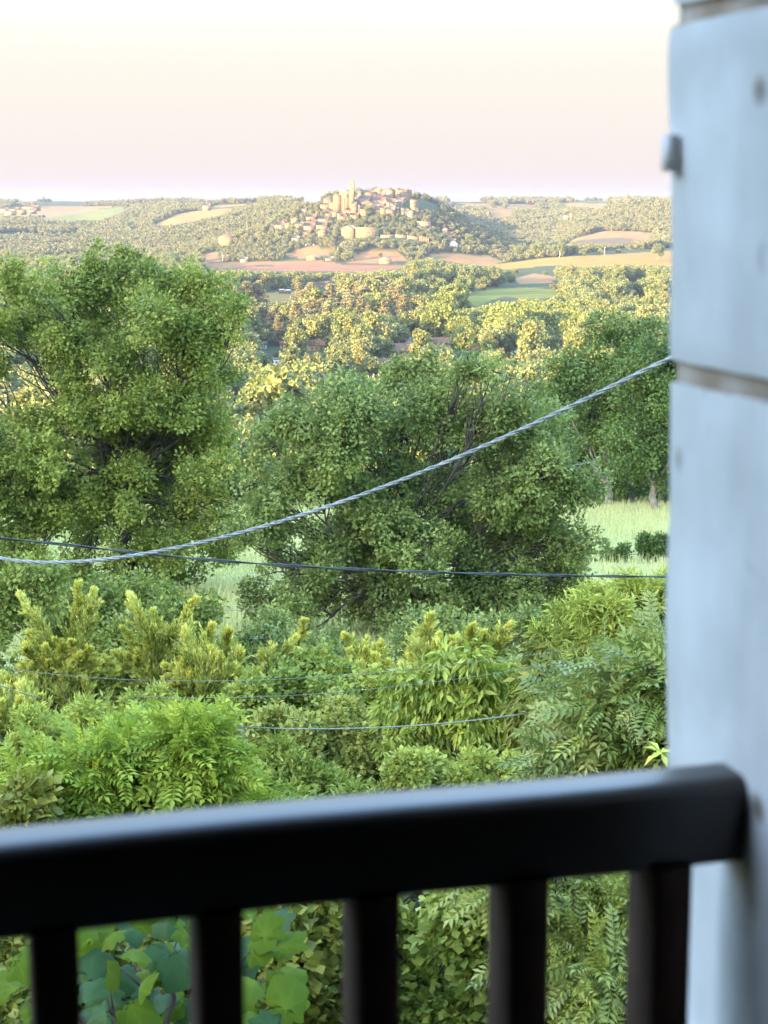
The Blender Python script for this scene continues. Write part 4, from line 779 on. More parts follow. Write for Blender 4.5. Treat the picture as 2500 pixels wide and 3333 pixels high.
# church
def church():
    x0, y0 = U(200, 480); g, ok = hit(1128, 690, 500, 2560); D = g[1]; s = D/F; base = at(1128, 690, D)
    root = thing('church', 'large golden stone church with a square bell tower above the town', 'church', base, rz=-.12)
    def X(px): return (px-1128)*s
    def Z(py): return at(1128, py, D)[2]-base[2]
    def blk(nm, xa, xb, ya, yb, d, dy=0, mat=None, parent=None):
        m = MB(); m.box(((X(xa)+X(xb))/2, dy, (Z(ya)+Z(yb))/2), (X(xb)-X(xa), d, Z(ya)-Z(yb))); return obj(nm, m, mat or M['facade'][2], parent or root)
    blk('apse', 1087, 1111, 637, 700, 14, 1); blk('nave', 1107, 1143, 624, 700, 16, 3)
    m = MB(); z0, z1 = Z(624), Z(616); xa, xb = X(1106), X(1144); m.add([[xa, -5.4, z0], [xb, -5.4, z0], [xb, 11.4, z0], [xa, 11.4, z0], [xa+1, 3, z1], [xb, 3, z1-1]], tris=[[1, 2, 5], [3, 0, 4]], quads=[[0, 1, 5, 4], [2, 3, 4, 5], [0, 3, 2, 1]]); obj('roof', m, M['tiles'][2], root)
    m = MB(); xa, xb, z0, z1 = X(1085.5), X(1112), Z(637), Z(630); m.add([[xa, -6.8, z0], [xb, -6.8, z0], [xb, 8.6, z0], [xa, 8.6, z0], [xa+3, 1, z1], [xb, 1, z1+.6]], tris=[[1, 2, 5], [3, 0, 4]], quads=[[0, 1, 5, 4], [2, 3, 4, 5], [0, 3, 2, 1]]); obj('roof', m, M['tiles'][0], root)
    for xa in (1091, 1100, 1113, 1121, 1129): blk('buttress', xa, xa+2.2, 642, 700, 1.6, -5.6 if xa < 1110 else -4.8, M['facade'][2])
    tw = blk('tower', 1140, 1154.5, 593, 700, 6.2, -3, M['facade'][2])
    m = MB(); cx = (X(1140)+X(1154.5))/2; hw = (X(1154.5)-X(1140))/2+.35; zt = Z(593); m.add([[cx-hw, -6.6, zt], [cx+hw, -6.6, zt], [cx+hw, .6, zt], [cx-hw, .6, zt], [cx, -3, zt+1.6]], tris=[[0, 1, 4], [1, 2, 4], [2, 3, 4], [3, 0, 4]], quads=[[0, 3, 2, 1]]); obj('spire', m, M['tiles'][0], root)
    blk('turret', 1150.5, 1155.5, 588, 640, 2.0, -6.0, M['facade'][0])
    for i in (-1, 1):
        for (py, hh) in ((600.5, 2.6), (615, 1.6)):
            m = MB(); a = np.linspace(0, math.pi, 7); pts = [(-.65, -hh/2), (.65, -hh/2)]+[(.65*math.cos(q), hh/2-.65+.65*math.sin(q)) for q in a]
            n = len(pts); V = [(p[0], -.1, p[1]) for p in pts]+[(p[0], .1, p[1]) for p in pts]; m.add(np.array(V)+[cx+i*1.35, -6.15, Z(py)], tris=[[0, j, j+1] for j in range(1, n-1)]+[[n, n+j+1, n+j] for j in range(1, n-1)]); obj('belfry_dark_panel', m, M['dark'], root)
    m = MB(); a = np.linspace(0, math.pi, 13); R = 2.6; c0 = np.array([X(1133.5), -5.2, Z(636)])
    for q in range(12):
        for rr, dep_, tr in ((R, 0, 0),): pass
    V = [c0+[R*math.cos(t), 0, R*math.sin(t)*1.25] for t in a]+[c0+[R*math.cos(t)*.72, -.35, R*math.sin(t)*.9] for t in a]; m.add(np.array(V), quads=[[j, j+1, 14+j, 13+j] for j in range(12)]); obj('window_arch', m, M['facade'][0], root)
    m = MB(); V = [c0+[R*math.cos(t)*.72, -.12, R*math.sin(t)*.9] for t in a]; V += [c0+[-R*.72, -.12, -3.0], c0+[R*.72, -.12, -3.0]]; m.add(np.array(V), tris=[[0, j, j+1] for j in range(1, 14)]); obj('window', m, M['dark'], root)
    OBST.append((1087, 1156, 592, 690, D, .2))
church()
# convent below the town, retaining walls, farm buildings
rect(W3, 'gabled convent chapel on the slope below the town', 85, 268, 158, 318, roof='gable', fac=1, til=2, rot=-.35, win=(3, 1), rise=.3, dep=1.1, keep=.2, wsize=(1.0, 4.0))
cv = rect(W3, 'long yellow convent wing with a row of attic windows', 262, 608, 185, 322, roof='flat', fac=1, til=2, win=(0, 0), dep=.3, keep=.2)
def convent_windows():
    w = 346/4.608/F*2250; h = 137/4.608/F*2250; d = max(w*.3, 4)
    for i in range(9): o = obj('window', WINDOW, None, cv, loc=(-w*.30+i*w*.088, -d/2-.03, h*.80)); o.scale = (1.3, .2, 1.5)
    for i, x in enumerate((-.02, .04, .10, .25, .40)): o = obj('window', WINDOW, None, cv, loc=(x*w, -d/2-.03, h*.48)); o.scale = (1.1, .2, 2.2)
    for i, x in enumerate((-.02, .04, .22, .36)): o = obj('window', WINDOW, None, cv, loc=(x*w, -d/2-.03, h*.18)); o.scale = (1.0, .2, 1.4)
convent_windows()
def retaining(label, pts, hpx, mat, step=None, buttress=0):
    Ps = []
    for x, y in pts:
        g, ok = hit(x, y, 500, 2560); Ps.append(at(x, y, g[1]))
    b = Ps[0].copy(); root = thing('retaining_wall', label, 'wall', b); m = MB()
    for a, c in zip(Ps[:-1], Ps[1:]):
        H = hpx/F*a[1]; d = norm(c-a); n_ = np.array([d[1], -d[0], 0])*.5
        V = [a-n_-[0, 0, 3], a+n_-[0, 0, 3], c+n_-[0, 0, 3], c-n_-[0, 0, 3], a-n_+[0, 0, H], a+n_+[0, 0, H], c+n_+[0, 0, H], c-n_+[0, 0, H]]
        m.add(np.array(V)-b, quads=[[0, 3, 2, 1], [4, 5, 6, 7], [0, 1, 5, 4], [1, 2, 6, 5], [2, 3, 7, 6], [3, 0, 4, 7]])
    obj('wall_body', m, mat, root)
    if buttress:
        a, c = Ps[-2], Ps[-1]
        for i in range(buttress):
            f = (i+.5)/buttress; p = a*(1-f)+c*f-b; k = MB(); H = hpx/F*a[1]; k.box((p[0], p[1]-.9, p[2]+H*.42), (1.5, 1.8, H*.86)); obj('buttress', k, mat, root)
    xs = [p[0] for p in pts]; ys = [p[1] for p in pts]; OBST.append((min(xs), max(xs), min(ys)-hpx, max(ys), Ps[0][1], .2))
retaining('long stone terrace wall right of the convent', [W3(640, 345), W3(860, 338), W3(1040, 350), W3(1225, 380)], 10, M['facade'][0])
retaining('buttressed end of the stone terrace wall', [W3(1225, 392), W3(1368, 425)], 17, M['facade'][2], buttress=6)
retaining('red-brown garden wall under the convent', [W3(0, 345), W3(100, 340), W3(260, 335)], 6, M['facade'][2])
GL = 'houses on the slope left below the town'
for i, (u0, u1, v0, v1, rf, rx, fc, tl, lb) in enumerate([
 (540, 690, 172, 262, 'gable', 1, 2, 1, 'upper pink house of the slope group, roof stepping up left'), (725, 885, 195, 300, 'gable', 1, 2, 0, 'tall brown-roofed house above the village street'), (505, 668, 298, 425, 'gable', 1, 1, 0, 'large golden house left of the dark street'),
 (698, 855, 290, 425, 'gable', 1, 1, 0, 'yellow house with two windows right of the dark street'), (720, 832, 395, 510, 'gable', 0, 0, 1, 'narrow house lowest on the right of the street'), (545, 690, 262, 305, 'gable', 1, 2, 1, 'low red-roofed house above the large golden one'),
 (312, 420, 215, 305, 'gable', 0, 1, 2, 'lone yellow gabled house left of the slope group'), (225, 292, 302, 365, 'gable', 0, 1, 2, 'little yellow shed-like house among trees'), (75, 218, 290, 392, 'gable', 1, 3, 1, 'red-roofed pale villa farthest left on the slope'),
 (368, 525, 292, 350, 'gable', 1, 2, 2, 'long low pink house left of the golden one'), (450, 612, 408, 478, 'gable', 1, 2, 1, 'red-roofed house below the large golden one'), (478, 552, 68, 128, 'gable', 1, 3, 1, 'small house alone in the wood high on the slope'),
 (325, 440, 498, 568, 'gable', 1, 3, 2, 'pale cottage below the slope group, half in trees'), (560, 690, 778, 858, 'gable', 0, 1, 2, 'bright yellow farmhouse at the foot of the hill'), (825, 945, 808, 862, 'gable', 1, 2, 2, 'low pink barn beside the yellow farmhouse'),
 (860, 900, 235, 300, 'gable', 1, 2, 1, 'tiny house behind the brown-roofed one')]):
    rect(W2, lb, u0, u1, v0, v1, roof=rf, ridge_x=bool(rx), fac=fc, til=tl, rot=rv.uniform(-.3, .1), win=(2, 2), group=GL, chimney=i % 3 == 0, keep=.3, below=4)
rect(W3, 'wide yellow stepped-gable barn in the fields below the town', 620, 802, 628, 727, roof='hip', fac=1, til=2, win=(0, 0), rise=.4, keep=.1)
rect(W3, 'white ruin-like house with many openings, right of the convent trees', 1185, 1392, 95, 190, roof='flat', fac=3, til=2, win=(6, 2), dep=.4)
def Z1(u, v): return 1380+u/3.19, 620+v/3.19
for i, (u0, u1, v0, v1, lb) in enumerate([(130, 165, 385, 415, 'first house of the shaded lane on the blue slope'), (190, 250, 385, 435, 'pinkish house below it on the shaded lane'), (240, 300, 430, 470, 'middle house of the shaded lane'), (225, 290, 470, 505, 'low roof on the shaded lane'), (270, 330, 500, 540, 'lowest pale house of the shaded lane'), (265, 345, 530, 575, 'white bungalow at the foot of the shaded lane')]):
    rect(Z1, lb, u0, u1, v0, v1, roof='gable', ridge_x=i % 2 == 0, fac=[2, 3, 2, 2, 3, 'white'][i], til=[1, 2, 1, 2, 1, 'metal'][i], rot=rv.uniform(-.3, .3), win=(2, 1), group='houses of the shaded lane')
# far houses on the hills
def far_house(label, x0, x1, y0, y1, D=None, **k): return house(label, (x0+x1)/2, y0, y1, x1-x0, D=D, **k)
far_house('square ochre farmhouse with red roof alone on the wooded left slope', 714, 762, 762, 797, fac=1, til=1, roof='hip', win=(3, 2), rise=.25, keep=.15)
far_house('white house with red roof on the left skyline', 660, 686, 664, 675, fac=3, til=1, roof='gable', ridge_x=True, win=(2, 1))
far_house('pale tower house in the right-hand valley', 1855, 1866, 690, 703, fac=1, til=1, roof='hip', win=(1, 2))
far_house('red-roofed farm beside the pale tower house', 1834, 1855, 697, 705, fac=3, til=1, roof='gable', ridge_x=True, win=(2, 1))
far_house('little pale cottage at the left field edge', 783, 806, 837, 853, fac=3, til=2, roof='gable', ridge_x=True, win=(2, 1))
for (x0, x1, y0, y1, f_, t_, lb) in [(32, 62, 674, 689, 1, 1, 'orange gabled house in the far hamlet'), (58, 84, 678, 690, 2, 1, 'red house right of the orange one in the far hamlet'), (76, 128, 669, 678, 2, 1, 'long red barn roof of the far hamlet'), (0, 28, 676, 684, 3, 1, 'white house at the edge of the far hamlet'), (18, 48, 684, 692, 3, 2, 'low pale house of the far hamlet'), (96, 118, 680, 687, 3, 1, 'small pale house at the right of the far hamlet')]:
    far_house(lb, x0, x1, y0, y1, fac=f_, til=t_, roof='gable', ridge_x=True, win=(2, 1), group='far hamlet on the left plateau')
# valley buildings
def V4(u, v): return 700+u/2.074, 800+v/2.074
def V5(u, v): return 1400+u/2.074, 800+v/2.074
for (cv_, u0, u1, v0, v1, rf, rx, fc, tl, lb, wn, kp) in [
 (V4, 610, 670, 258, 286, 'flat', 0, 3, 2, 'white flat-roofed cabin by the wood edge', (3, 1), .1), (V4, 698, 772, 240, 282, 'gable', 1, 2, 0, 'cabin with dark openings right of the white one', (3, 1), .1), (V4, 783, 808, 232, 256, 'gable', 1, 3, 2, 'tiny hut behind the cabins', (1, 1), .1), (V4, 765, 835, 284, 308, 'gable', 1, 3, 2, 'low white cabin below the others', (2, 1), .1),
 (V4, 622, 738, 640, 708, 'gable', 1, 1, 1, 'red-tiled house in the valley trees, below the cedars', (3, 1), .15), (V4, 445, 487, 648, 692, 'gable', 1, 2, 1, 'small red roof left among the valley trees', (1, 1), .15), (V4, 298, 350, 648, 694, 'gable', 1, 'metal', 0, 'bluish shaded house left in the valley', (2, 1), .2), (V4, 352, 472, 762, 802, 'flat', 0, 'white', 2, 'long white building with flat pinkish roof', (4, 1), .1),
 (V4, 1180, 1345, 662, 768, 'gable', 1, 1, 1, 'big L-shaped red-roofed house in the valley centre', (4, 2), .12), (V4, 1428, 1585, 622, 700, 'gable', 1, 3, 1, 'largest red roof of the valley, right of the yellow tree', (3, 1), .12), (V4, 1282, 1348, 622, 668, 'gable', 0, 'metal', 'metal', 'grey metal shed behind the big red-roofed house', (0, 0), .1),
 (V4, 1108, 1225, 762, 824, 'gable', 1, 3, 1, 'red-roofed house half hidden by the olive oak top', (3, 1), .15), (V4, 868, 935, 880, 945, 'gable', 0, 3, 2, 'pale house front glimpsed above the olive oak', (2, 1), .15), (V5, 282, 338, 662, 725, 'gable', 0, 1, 1, 'ochre gable beside the plane trees', (1, 1), .15), (V5, 572, 630, 698, 755, 'gable', 1, 3, 'metal', 'pale house under the plane trees', (2, 1), .15),
 (V5, 165, 315, 800, 885, 'gable', 1, 2, 1, 'orange-red house seen through the oak twigs', (3, 1), .15), (V5, 858, 902, 628, 664, 'gable', 1, 2, 1, 'small red roof at the dark wood edge', (1, 1), .15)]:
    rect(cv_, lb, u0, u1, v0, v1, roof=rf, ridge_x=bool(rx), fac=fc, til=tl, rot=rv.uniform(-.35, .25), win=wn, group='houses in the valley', keep=kp, below=2, dep=.6, chimney=(fc == 1))
def wagon(label, u0, u1, v0, v1):
    x0, y0 = V4(u0, v0); x1, y1 = V4(u1, v1); g, ok = hit((x0+x1)/2, y1, 500, 2400); D = g[1]; b = at((x0+x1)/2, y1, D); s = D/F; w = (x1-x0)*s; h = (y1-y0)*s
    root = thing('wagon', label, 'wagon', b, 'two wagons in the pale field', .2); m = MB(); m.box((0, 0, h*.5), (w, 2.4, h*.62)); obj('body', m, M['facade'][0], root)
    a = np.linspace(0, math.pi, 9); V = [(sx*w/2*1.04, -1.35*math.cos(t), h*.81+.5*math.sin(t)) for sx in (-1, 1) for t in a]; m = MB(); m.add(np.array(V), quads=[[j, j+1, 10+j, 9+j] for j in range(8)], tris=[[0, j, j+1] for j in range(1, 8)]+[[9, 10+j, 9+j] for j in range(1, 8)]); obj('roof', m, M['white'], root)
    for sx in (-1, 1):
        for sy in (-1, 1):
            m = MB(); m.tube([(sx*w*.3, sy*1.1, h*.12), (sx*w*.3, sy*1.25, h*.12)], h*.17, 10); obj('wheel', m, M['dark'], root)
    OBST.append((x0, x1, y0, y1, D, .1))
wagon('left one of two small wagons in the pale field', 432, 465, 290, 322); wagon('right one of two small wagons in the pale field', 468, 512, 294, 324)
# poles in the fields
for (x, y0, y1, lb) in [(725, 830, 854, 'thin pole at the left field edge'), (1968, 804, 831, 'pale pole in the trees above the yellow field'), (1822, 818, 838, 'thin pole in front of the blue valley')]:
    g, ok = hit(x, y1, 500, 3000); b = at(x, y1, g[1]); m = MB(); H = (y1-y0)/F*g[1]; m.tube([(0, 0, -1), (0, 0, H)], [.28, .2], 6); m.box((0, 0, H*.93), (1.6, .2, .2)); obj('utility_pole', m, M['white'], label=lb, cat='pole', group='poles in the fields', loc=tuple(b))
def white_markers():  # unidentified pale shapes, blocked in as plain stones
    r = np.random.default_rng(6)
    for i in range(26):
        x, y = W2(r.uniform(530, 850), r.uniform(575, 640)); g, ok = hit(x, y, 500, 2560); b = MB()
        b.box((0, 0, .7), (1.6, 1.0, 1.8)); b.box((0, 0, 1.75), (1.2, .8, .4)); b.box((0, .1, .1), (2.2, 1.6, .5)); o = obj('pale_stone', b, M['white'], label='small pale stone block in the cluster below the village street', cat='stone', group='pale blocks below the street', loc=tuple(g)); o.rotation_euler.z = r.uniform(-.4, .4)
    OBST.append((995, 1066, 783, 800, 2240, .1))
white_markers()

# ------------------------------------------------------------------ valley and hill trees
def crown_mesh(name, kind, n, size, seed):
    r = np.random.default_rng(seed); lobes = []
    if kind == 'round':
        for i in range(13): d = rdir(1, r)[0]; lobes.append((np.array([d[0]*2.7, d[1]*2.7, 6.2+d[2]*2.7]), r.uniform(1.5, 2.5)))
        lobes.append((np.array([0, 0, 6.4]), 3.2))
    elif kind == 'tall':
        for i in range(12): t = i/11; lobes.append((np.array([r.normal()*.8, r.normal()*.8, 2.2+9.5*t]), (1.1+1.3*math.sin(math.pi*min(1, t*.8+.15)))*r.uniform(.8, 1.15)))
    elif kind == 'wide':
        for i in range(14): a = r.uniform(0, 6.28); q = r.uniform(1.0, 4.2); lobes.append((np.array([q*math.cos(a), q*math.sin(a), 5.6-q*.45+r.normal()*.6]), r.uniform(1.3, 2.2)))
    elif kind == 'bush':
        for i in range(9): a = r.uniform(0, 6.28); q = r.uniform(.3, 2.2); lobes.append((np.array([q*math.cos(a), q*math.sin(a), 1.6+r.normal()*.4]), r.uniform(.9, 1.5)))
    if kind == 'cedar':
        P = []; O = []
        for k in range(11):
            z = 2.5+k*1.05; R = 4.6*(1-k/12.5)*r.uniform(.85, 1.1)
            for b in range(8):
                a = r.uniform(0, 6.28); m_ = n//88; t = r.random(m_)**.7; w = (1-t)*.9+.25
                P.append(np.stack([R*t*math.cos(a)+r.normal(size=m_)*w*.5, R*t*math.sin(a)+r.normal(size=m_)*w*.5, z+.1*R*t-.35*t*t+r.normal(size=m_)*.12], 1)); O.append(np.stack([math.cos(a)*t, math.sin(a)*t, .9+0*t], 1))
        P = np.concatenate(P); O = norm(np.concatenate(O)); V, T, tn = leafy(P, O, 1, size, .1, diamond(.3, .5, .03, -.05), 0, 1.3, r, wob=.5, seed=seed)
    else:
        P, O = sample_tips(sublobes(lobes, r, 5, .5), n, -.2, 1.5, .7, 1.0, r, seed); V, T, tn = leafy(P, O, 1, size, .12, diamond(.45, .5, .03, -.03), 0, .15, r, wob=.55, seed=seed, ts=2.2, ow=1.0)
    return make_mesh(name, V, T, tint=tn)
def trunk_mesh(kind):
    m = MB(); H = {'round': 5, 'tall': 7, 'wide': 4.5, 'bush': 1.2, 'cedar': 12}[kind]
    m.tube([(0, 0, -.6), (.1, .05, H*.5), (0, .1, H)], [.34, .24, .1], 6); return m.mesh('trunk', True)
KINDS_ = [('round', 'valley'), ('round', 'valley'), ('tall', 'valley'), ('wide', 'valley'), ('round', 'yellow_tree'), ('cedar', 'cedar'), ('tall', 'valley'), ('bush', 'valley')]
PROTO = []
for i, (k, mt) in enumerate(KINDS_):
    c = crown_mesh('crown', k, 5200 if k != 'cedar' else 7000, {'round': .56, 'tall': .52, 'wide': .56, 'cedar': .5, 'bush': .36}[k], 60+i); c.materials.append(M[mt]); t = trunk_mesh(k); t.materials.append(M['palebark']); PROTO.append((c, t, k))
FAR = []
for i, k in enumerate(('round', 'round', 'tall', 'wide')):
    c = crown_mesh('crown', k, 700, 1.25, 80+i); c.materials.append(M['hill']); FAR.append(c)
HT = {'round': 10.5, 'tall': 13, 'wide': 8, 'cedar': 14, 'bush': 3.4}
HALF = {'round': 4.4, 'tall': 2.4, 'wide': 5, 'cedar': 4.4, 'bush': 2.6}
CEDARS = [(780, 1010), (1240, 1090)]
CLEAR = [p for p, c in FIELDS]
def blocked(P, h, half):
    """trees that would stand in a field or hide a building"""
    top = P.copy(); top[:, 2] += h; mid = P.copy(); mid[:, 2] += h*.5
    x, yb = proj(P); _, yt = proj(top); _, ym = proj(mid); hw = half/P[:, 1]*F; bad = np.zeros(len(P), bool)
    for poly in CLEAR:
        for f in (0, .35, .7, .92):
            for e in (-.55, 0, .55): bad |= in_poly(x+hw*e, yb+(yt-yb)*f, poly)
    for pts, c in FW:
        if len(pts) > 2: bad |= in_poly(P[:, 0], P[:, 1], pts)
    for (x0, x1, y0, y1, D, kp) in OBST:
        ov = (x+hw*.75 > x0) & (x-hw*.75 < x1); near = P[:, 1] < D+half
        bad |= ov & near & (P[:, 1] > D-450) & (yt < y1-(y1-y0)*kp) & (yb > y0)
    return bad
def grid_points(y0, y1, step, r, jit=.42):
    ys = np.arange(y0, y1, step); out = []
    for y in ys:
        w = .235*y+25; xs = np.arange(-w, w, step); out.append(np.stack([xs+r.uniform(-jit, jit, len(xs))*step, y+r.uniform(-jit, jit, len(xs))*step], 1))
    return np.concatenate(out)
def valley_trees():
    r = np.random.default_rng(31); g = grid_points(340, 2260, 12.5, r); x, y = g[:, 0], g[:, 1]; z = terrain(x, y); P = np.stack([x, y, z], 1)
    hn = (x-HX)**2+((y-HY)/1.25)**2 < 300**2
    n1 = fbm(x, y, 170, 12); keep = (n1 > -.42) | (y < 700); px, py = proj(P)
    kind = r.choice([0, 1, 2, 3, 6, 7], len(P), p=[.27, .27, .13, .14, .09, .10])
    ced = in_poly(px, py, [(790, 1110), (800, 1000), (1000, 970), (1240, 990), (1330, 1090), (1250, 1130), (1050, 1125), (850, 1130)]); kind = np.where(ced & (r.random(len(P)) < .8), 5, kind)
    yel = in_poly(px, py, [(1380, 1140), (1390, 1020), (1480, 1020), (1560, 1060), (1900, 1060), (1900, 1160), (1550, 1170)]) | (in_poly(px, py, [(800, 1400), (820, 1200), (1000, 1230), (1100, 1450), (1700, 1420), (1800, 1600), (800, 1600)]) & (r.random(len(P)) < .4)); kind = np.where(yel & (r.random(len(P)) < .6), 4, kind)  # trees behind the olive oak: the sun's yellow is put into leaf colour
    sc = r.uniform(1.1, 2.0, len(P))*np.where(kind == 4, 1.1, 1.0)*(1+.25*n1)*np.where(y > 1700, .8, 1)
    H = np.array([HT[PROTO[k][2]] for k in kind])*sc; hf = np.array([HALF[PROTO[k][2]] for k in kind])*sc
    keep &= ~blocked(P, H, hf) & ~hn; 
    # the shaded meadow and its wood stand in front of the nearest slope
    P, kind, sc, H, px, py, y = P[keep], kind[keep], sc[keep], H[keep], px[keep], py[keep], y[keep]
    # size in view of those that stand clear of the near crowns
    top = P.copy(); top[:, 2] += H; tx, ty = proj(top)
    hidden = ((tx < 790) & (ty > 850) & (tx > -100)) | ((tx > 900) & (tx < 1750) & (ty > 1330)) | (tx > 2195) | (tx < -30) | ((tx > 1750) & (ty > 1130)) | (ty > 1500)
    order = np.argsort(np.where(hidden, 1e9, 0)+y); ind = order[:290]; rest = order[290:]
    rots = r.uniform(0, 6.28, len(P))
    def where(a, b):
        if b > 1230: return 'just behind the top of the olive oak' if a > 1000 else 'low in the valley beside the tall oak'
        if b > 1120: return 'around the long white building' if a < 950 else 'between the small and the big red roofs' if a < 1260 else 'around the big red roofs' if a < 1560 else 'below the plane trees'
        if b > 1020: return 'at the foot of the cedar grove' if a < 1300 else 'above the largest red roof' if a < 1600 else 'above the plane trees by the dark wood'
        return 'near the wagons' if a < 1000 else 'between the cabins and the green field' if a < 1450 else 'around the green valley field'
    big = ['small ', '', 'large ']
    words = {'round': 'rounded olive-green tree', 'tall': 'tall slender olive-green tree', 'wide': 'low spreading olive-green tree', 'cedar': 'tan layered cedar', 'bush': 'small sunlit bush', 'yel': 'bright yellow-green broad tree'}
    for i in ind:
        c, t, k = PROTO[kind[i]]; w_ = words['yel'] if kind[i] == 4 else words[k]; nm = {'cedar': 'cedar_tree', 'bush': 'bush'}.get(k, 'tree' if kind[i] != 4 else 'plane_or_sunlit_tree')
        lb = big[int(sc[i] > 1.35)+int(sc[i] > 1.7)]+w_+' '+('of the cedar grove in mid valley' if k == 'cedar' else where(px[i], py[i]))
        o = thing(nm, lb, 'bush' if k == 'bush' else 'tree', P[i], lb.replace('tree ', 'trees ').replace('cedar of', 'cedars of')); o.rotation_euler.z = rots[i]; s = float(sc[i]); o.scale = (s*r.uniform(.9, 1.1), s*r.uniform(.9, 1.1), s*r.uniform(.9, 1.15))
        obj('crown', c, None, o); obj('trunk', t, None, o)
    return P[rest], kind[rest], sc[rest], rots[rest]
def instancer(name, label, P, kind, sc, rot, meshes):
    me = bpy.data.meshes.new(name); me.vertices.add(len(P)); me.vertices.foreach_set('co', np.asarray(P, np.float32).ravel())
    for nm, tp, dat in (('pick', 'INT', kind.astype(np.int32)), ('size', 'FLOAT', sc.astype(np.float32)), ('spin', 'FLOAT', rot.astype(np.float32))): me.attributes.new(nm, tp, 'POINT').data.foreach_set('value', dat)
    o = obj(name, me, None, label=label, cat='wood', kind='stuff')
    ng = bpy.data.node_groups.new(name, 'GeometryNodeTree'); ng.interface.new_socket('Geometry', in_out='INPUT', socket_type='NodeSocketGeometry'); ng.interface.new_socket('Geometry', in_out='OUTPUT', socket_type='NodeSocketGeometry')
    N = ng.nodes.new; L = ng.links.new; gi = N('NodeGroupInput'); go = N('NodeGroupOutput'); ins = N('GeometryNodeInstanceOnPoints'); L(gi.outputs[0], ins.inputs['Points'])
    # join nodes keep the order of links last to first, so every kind gets its own selection instead of an index
    join = N('GeometryNodeJoinGeometry')
    ng.nodes.remove(ins)
    def attr(nm, tp):
        a = N('GeometryNodeInputNamedAttribute'); a.data_type = tp; a.inputs['Name'].default_value = nm; return next(s for s in a.outputs if s.enabled and s.name == 'Attribute')
    pk, sz, sp = attr('pick', 'INT'), attr('size', 'FLOAT'), attr('spin', 'FLOAT'); cmb = N('ShaderNodeCombineXYZ'); L(sp, cmb.inputs[2])
    for i, m in enumerate(meshes):
        if not (kind == i).any(): continue
        src = bpy.data.objects.new('crown_source', m)
        oi = N('GeometryNodeObjectInfo'); oi.inputs['Object'].default_value = src; oi.inputs['As Instance'].default_value = True
        eq = N('FunctionNodeCompare'); eq.data_type = 'INT'; eq.operation = 'EQUAL'
        ia = [s for s in eq.inputs if s.enabled]; L(pk, ia[0]); ia[1].default_value = i
        ip = N('GeometryNodeInstanceOnPoints'); L(gi.outputs[0], ip.inputs['Points']); L(eq.outputs[0], ip.inputs['Selection']); L(oi.outputs['Geometry'], ip.inputs['Instance']); L(cmb.outputs[0], ip.inputs['Rotation']); L(sz, ip.inputs['Scale']); L(ip.outputs[0], join.inputs[0])
    L(join.outputs[0], go.inputs[0]); md = o.modifiers.new('trees', 'NODES'); md.node_group = ng
vp, vk, vs, vr = valley_trees()
instancer('valley_wood', 'smaller trees of the sunlit valley woods, running together', vp, vk, vs, vr, [p[0] for p in PROTO])
def hill_trees():
    r = np.random.default_rng(41); g = np.concatenate([grid_points(2200, 3700, 7.6, r), grid_points(3700, 5000, 10, r)]); x, y = g[:, 0], g[:, 1]; z = terrain(x, y); P = np.stack([x, y, z], 1); px, py = proj(P)
    sx, sy = (terrain(x+15, y)-z)/15, (terrain(x, y+15)-z)/15; slope = np.hypot(sx, sy); n1 = fbm(x, y, 300, 14)
    near_town = ((x-HX)/1.1)**2+((y-HY)/1.25)**2 < 300**2
    keep = (slope > .035)|(n1 > .25)|near_town; keep &= ~((y > 3800) & (n1 < .12) & (slope < .05))
    kind = r.choice(4, len(P), p=[.35, .35, .1, .2]); n2 = fbm(x, y, 60, 15); sc = r.uniform(.5, 1.15, len(P))*(1+.35*n1+.3*n2); keep &= (n2 > -.55)|near_town
    re = np.hypot((x-HX)/np.where(x > HX, 1.0, 1.2), (y-HY)/1.25); sc = np.where(near_town, sc*.8, sc)
    keep &= ~((re < 62) & (y < HY)); keep &= ~((re < 95) & (y < HY) & (x < 75) & (x > -70))
    H = 10*sc; keep &= ~blocked(P, H, 4*sc); keep &= (y < 2560)|~((x > -100) & (x < 40) & (y < 2800))
    return P[keep], kind[keep], sc[keep], r.uniform(0, 6.28, keep.sum())
hp, hk, hs, hr = hill_trees()
instancer('hill_forest', 'forest covering the distant hills and the slopes around the town', hp, hk, hs, hr, FAR)
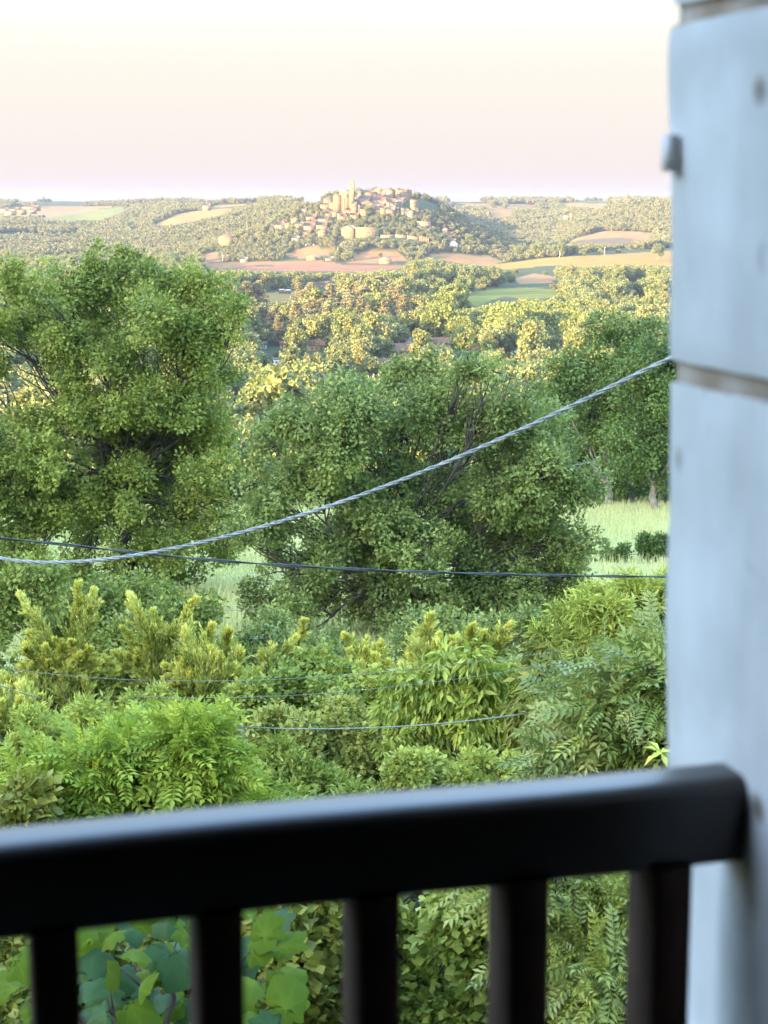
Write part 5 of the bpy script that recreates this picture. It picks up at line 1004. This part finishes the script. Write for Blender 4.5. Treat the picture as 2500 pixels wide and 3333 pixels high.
# single trees one can pick out on the town hill and in the fields
def lone(label, x, yb, h_px, proto, group=None, wide=1.0, name='tree'):
    g, ok = hit(x, yb, 500, 4800); D = g[1]; c, t, k = PROTO[proto]; H = h_px/F*D; s = H/HT[k]; o = thing(name, label, 'tree', at(x, yb, D), group); o.scale = (s*wide, s*wide, s); o.rotation_euler.z = random.uniform(0, 6); obj('crown', c, None, o); obj('trunk', t, None, o)
lone('round field tree before the blue valley, left of two', 1692, 838, 40, 0, wide=1.2); lone('round field tree before the blue valley, right of two', 1752, 838, 46, 1, wide=1.2)
lone('leafy tree at the right end of the yellow field', 2140, 848, 54, 0, wide=1.0)
lone('tree with a long shadow in the field below the convent', 1148, 850, 34, 0); lone('small lone tree in the field above the barn', 1236, 842, 20, 0)
lone('yellow-green tree standing out on the blue slope', 1528, 792, 30, 4); lone('broad bright tree below the lit spur of the slope', 1625, 810, 26, 4)
lone('bright yellow-green tree before the largest red roof', 1375, 1160, 78, 4)
for i, (x, h) in enumerate([(1045, 24), (1065, 17), (1079, 18), (1352, 22), (1362, 18)]): lone('slender dark cypress on the town hill skyline, '+('left of the church' if i < 3 else 'at the shaded town end'), x, 660 if i < 3 else 652, h, 2, 'cypresses on the town hill', .35, 'cypress_tree')
for i, (x, y, h) in enumerate([(1165, 632, 22), (1178, 628, 14), (1196, 626, 13), (1210, 626, 14), (1222, 626, 18), (1198, 704, 36), (1170, 735, 22), (1138, 730, 26)]): lone('dark tree rising between the town roofs', x, y, h, 0, 'trees among the town roofs')
# ------------------------------------------------------------------ haze
def haze():
    m = bpy.data.materials.new('air'); m.use_nodes = True; nt = m.node_tree; nt.nodes.clear(); out = nt.nodes.new('ShaderNodeOutputMaterial'); v = nt.nodes.new('ShaderNodeVolumePrincipled')
    v.inputs['Color'].default_value = (.28, .33, .455, 1); v.inputs['Density'].default_value = 8.0e-5; v.inputs['Anisotropy'].default_value = .1; nt.links.new(v.outputs[0], out.inputs['Volume'])
    b = MB(); b.box((0, 0, -36), (30000, 30000, 170)); obj('haze', b, m, label='thin pale blue evening haze filling the valley', cat='haze', kind='stuff')
haze()
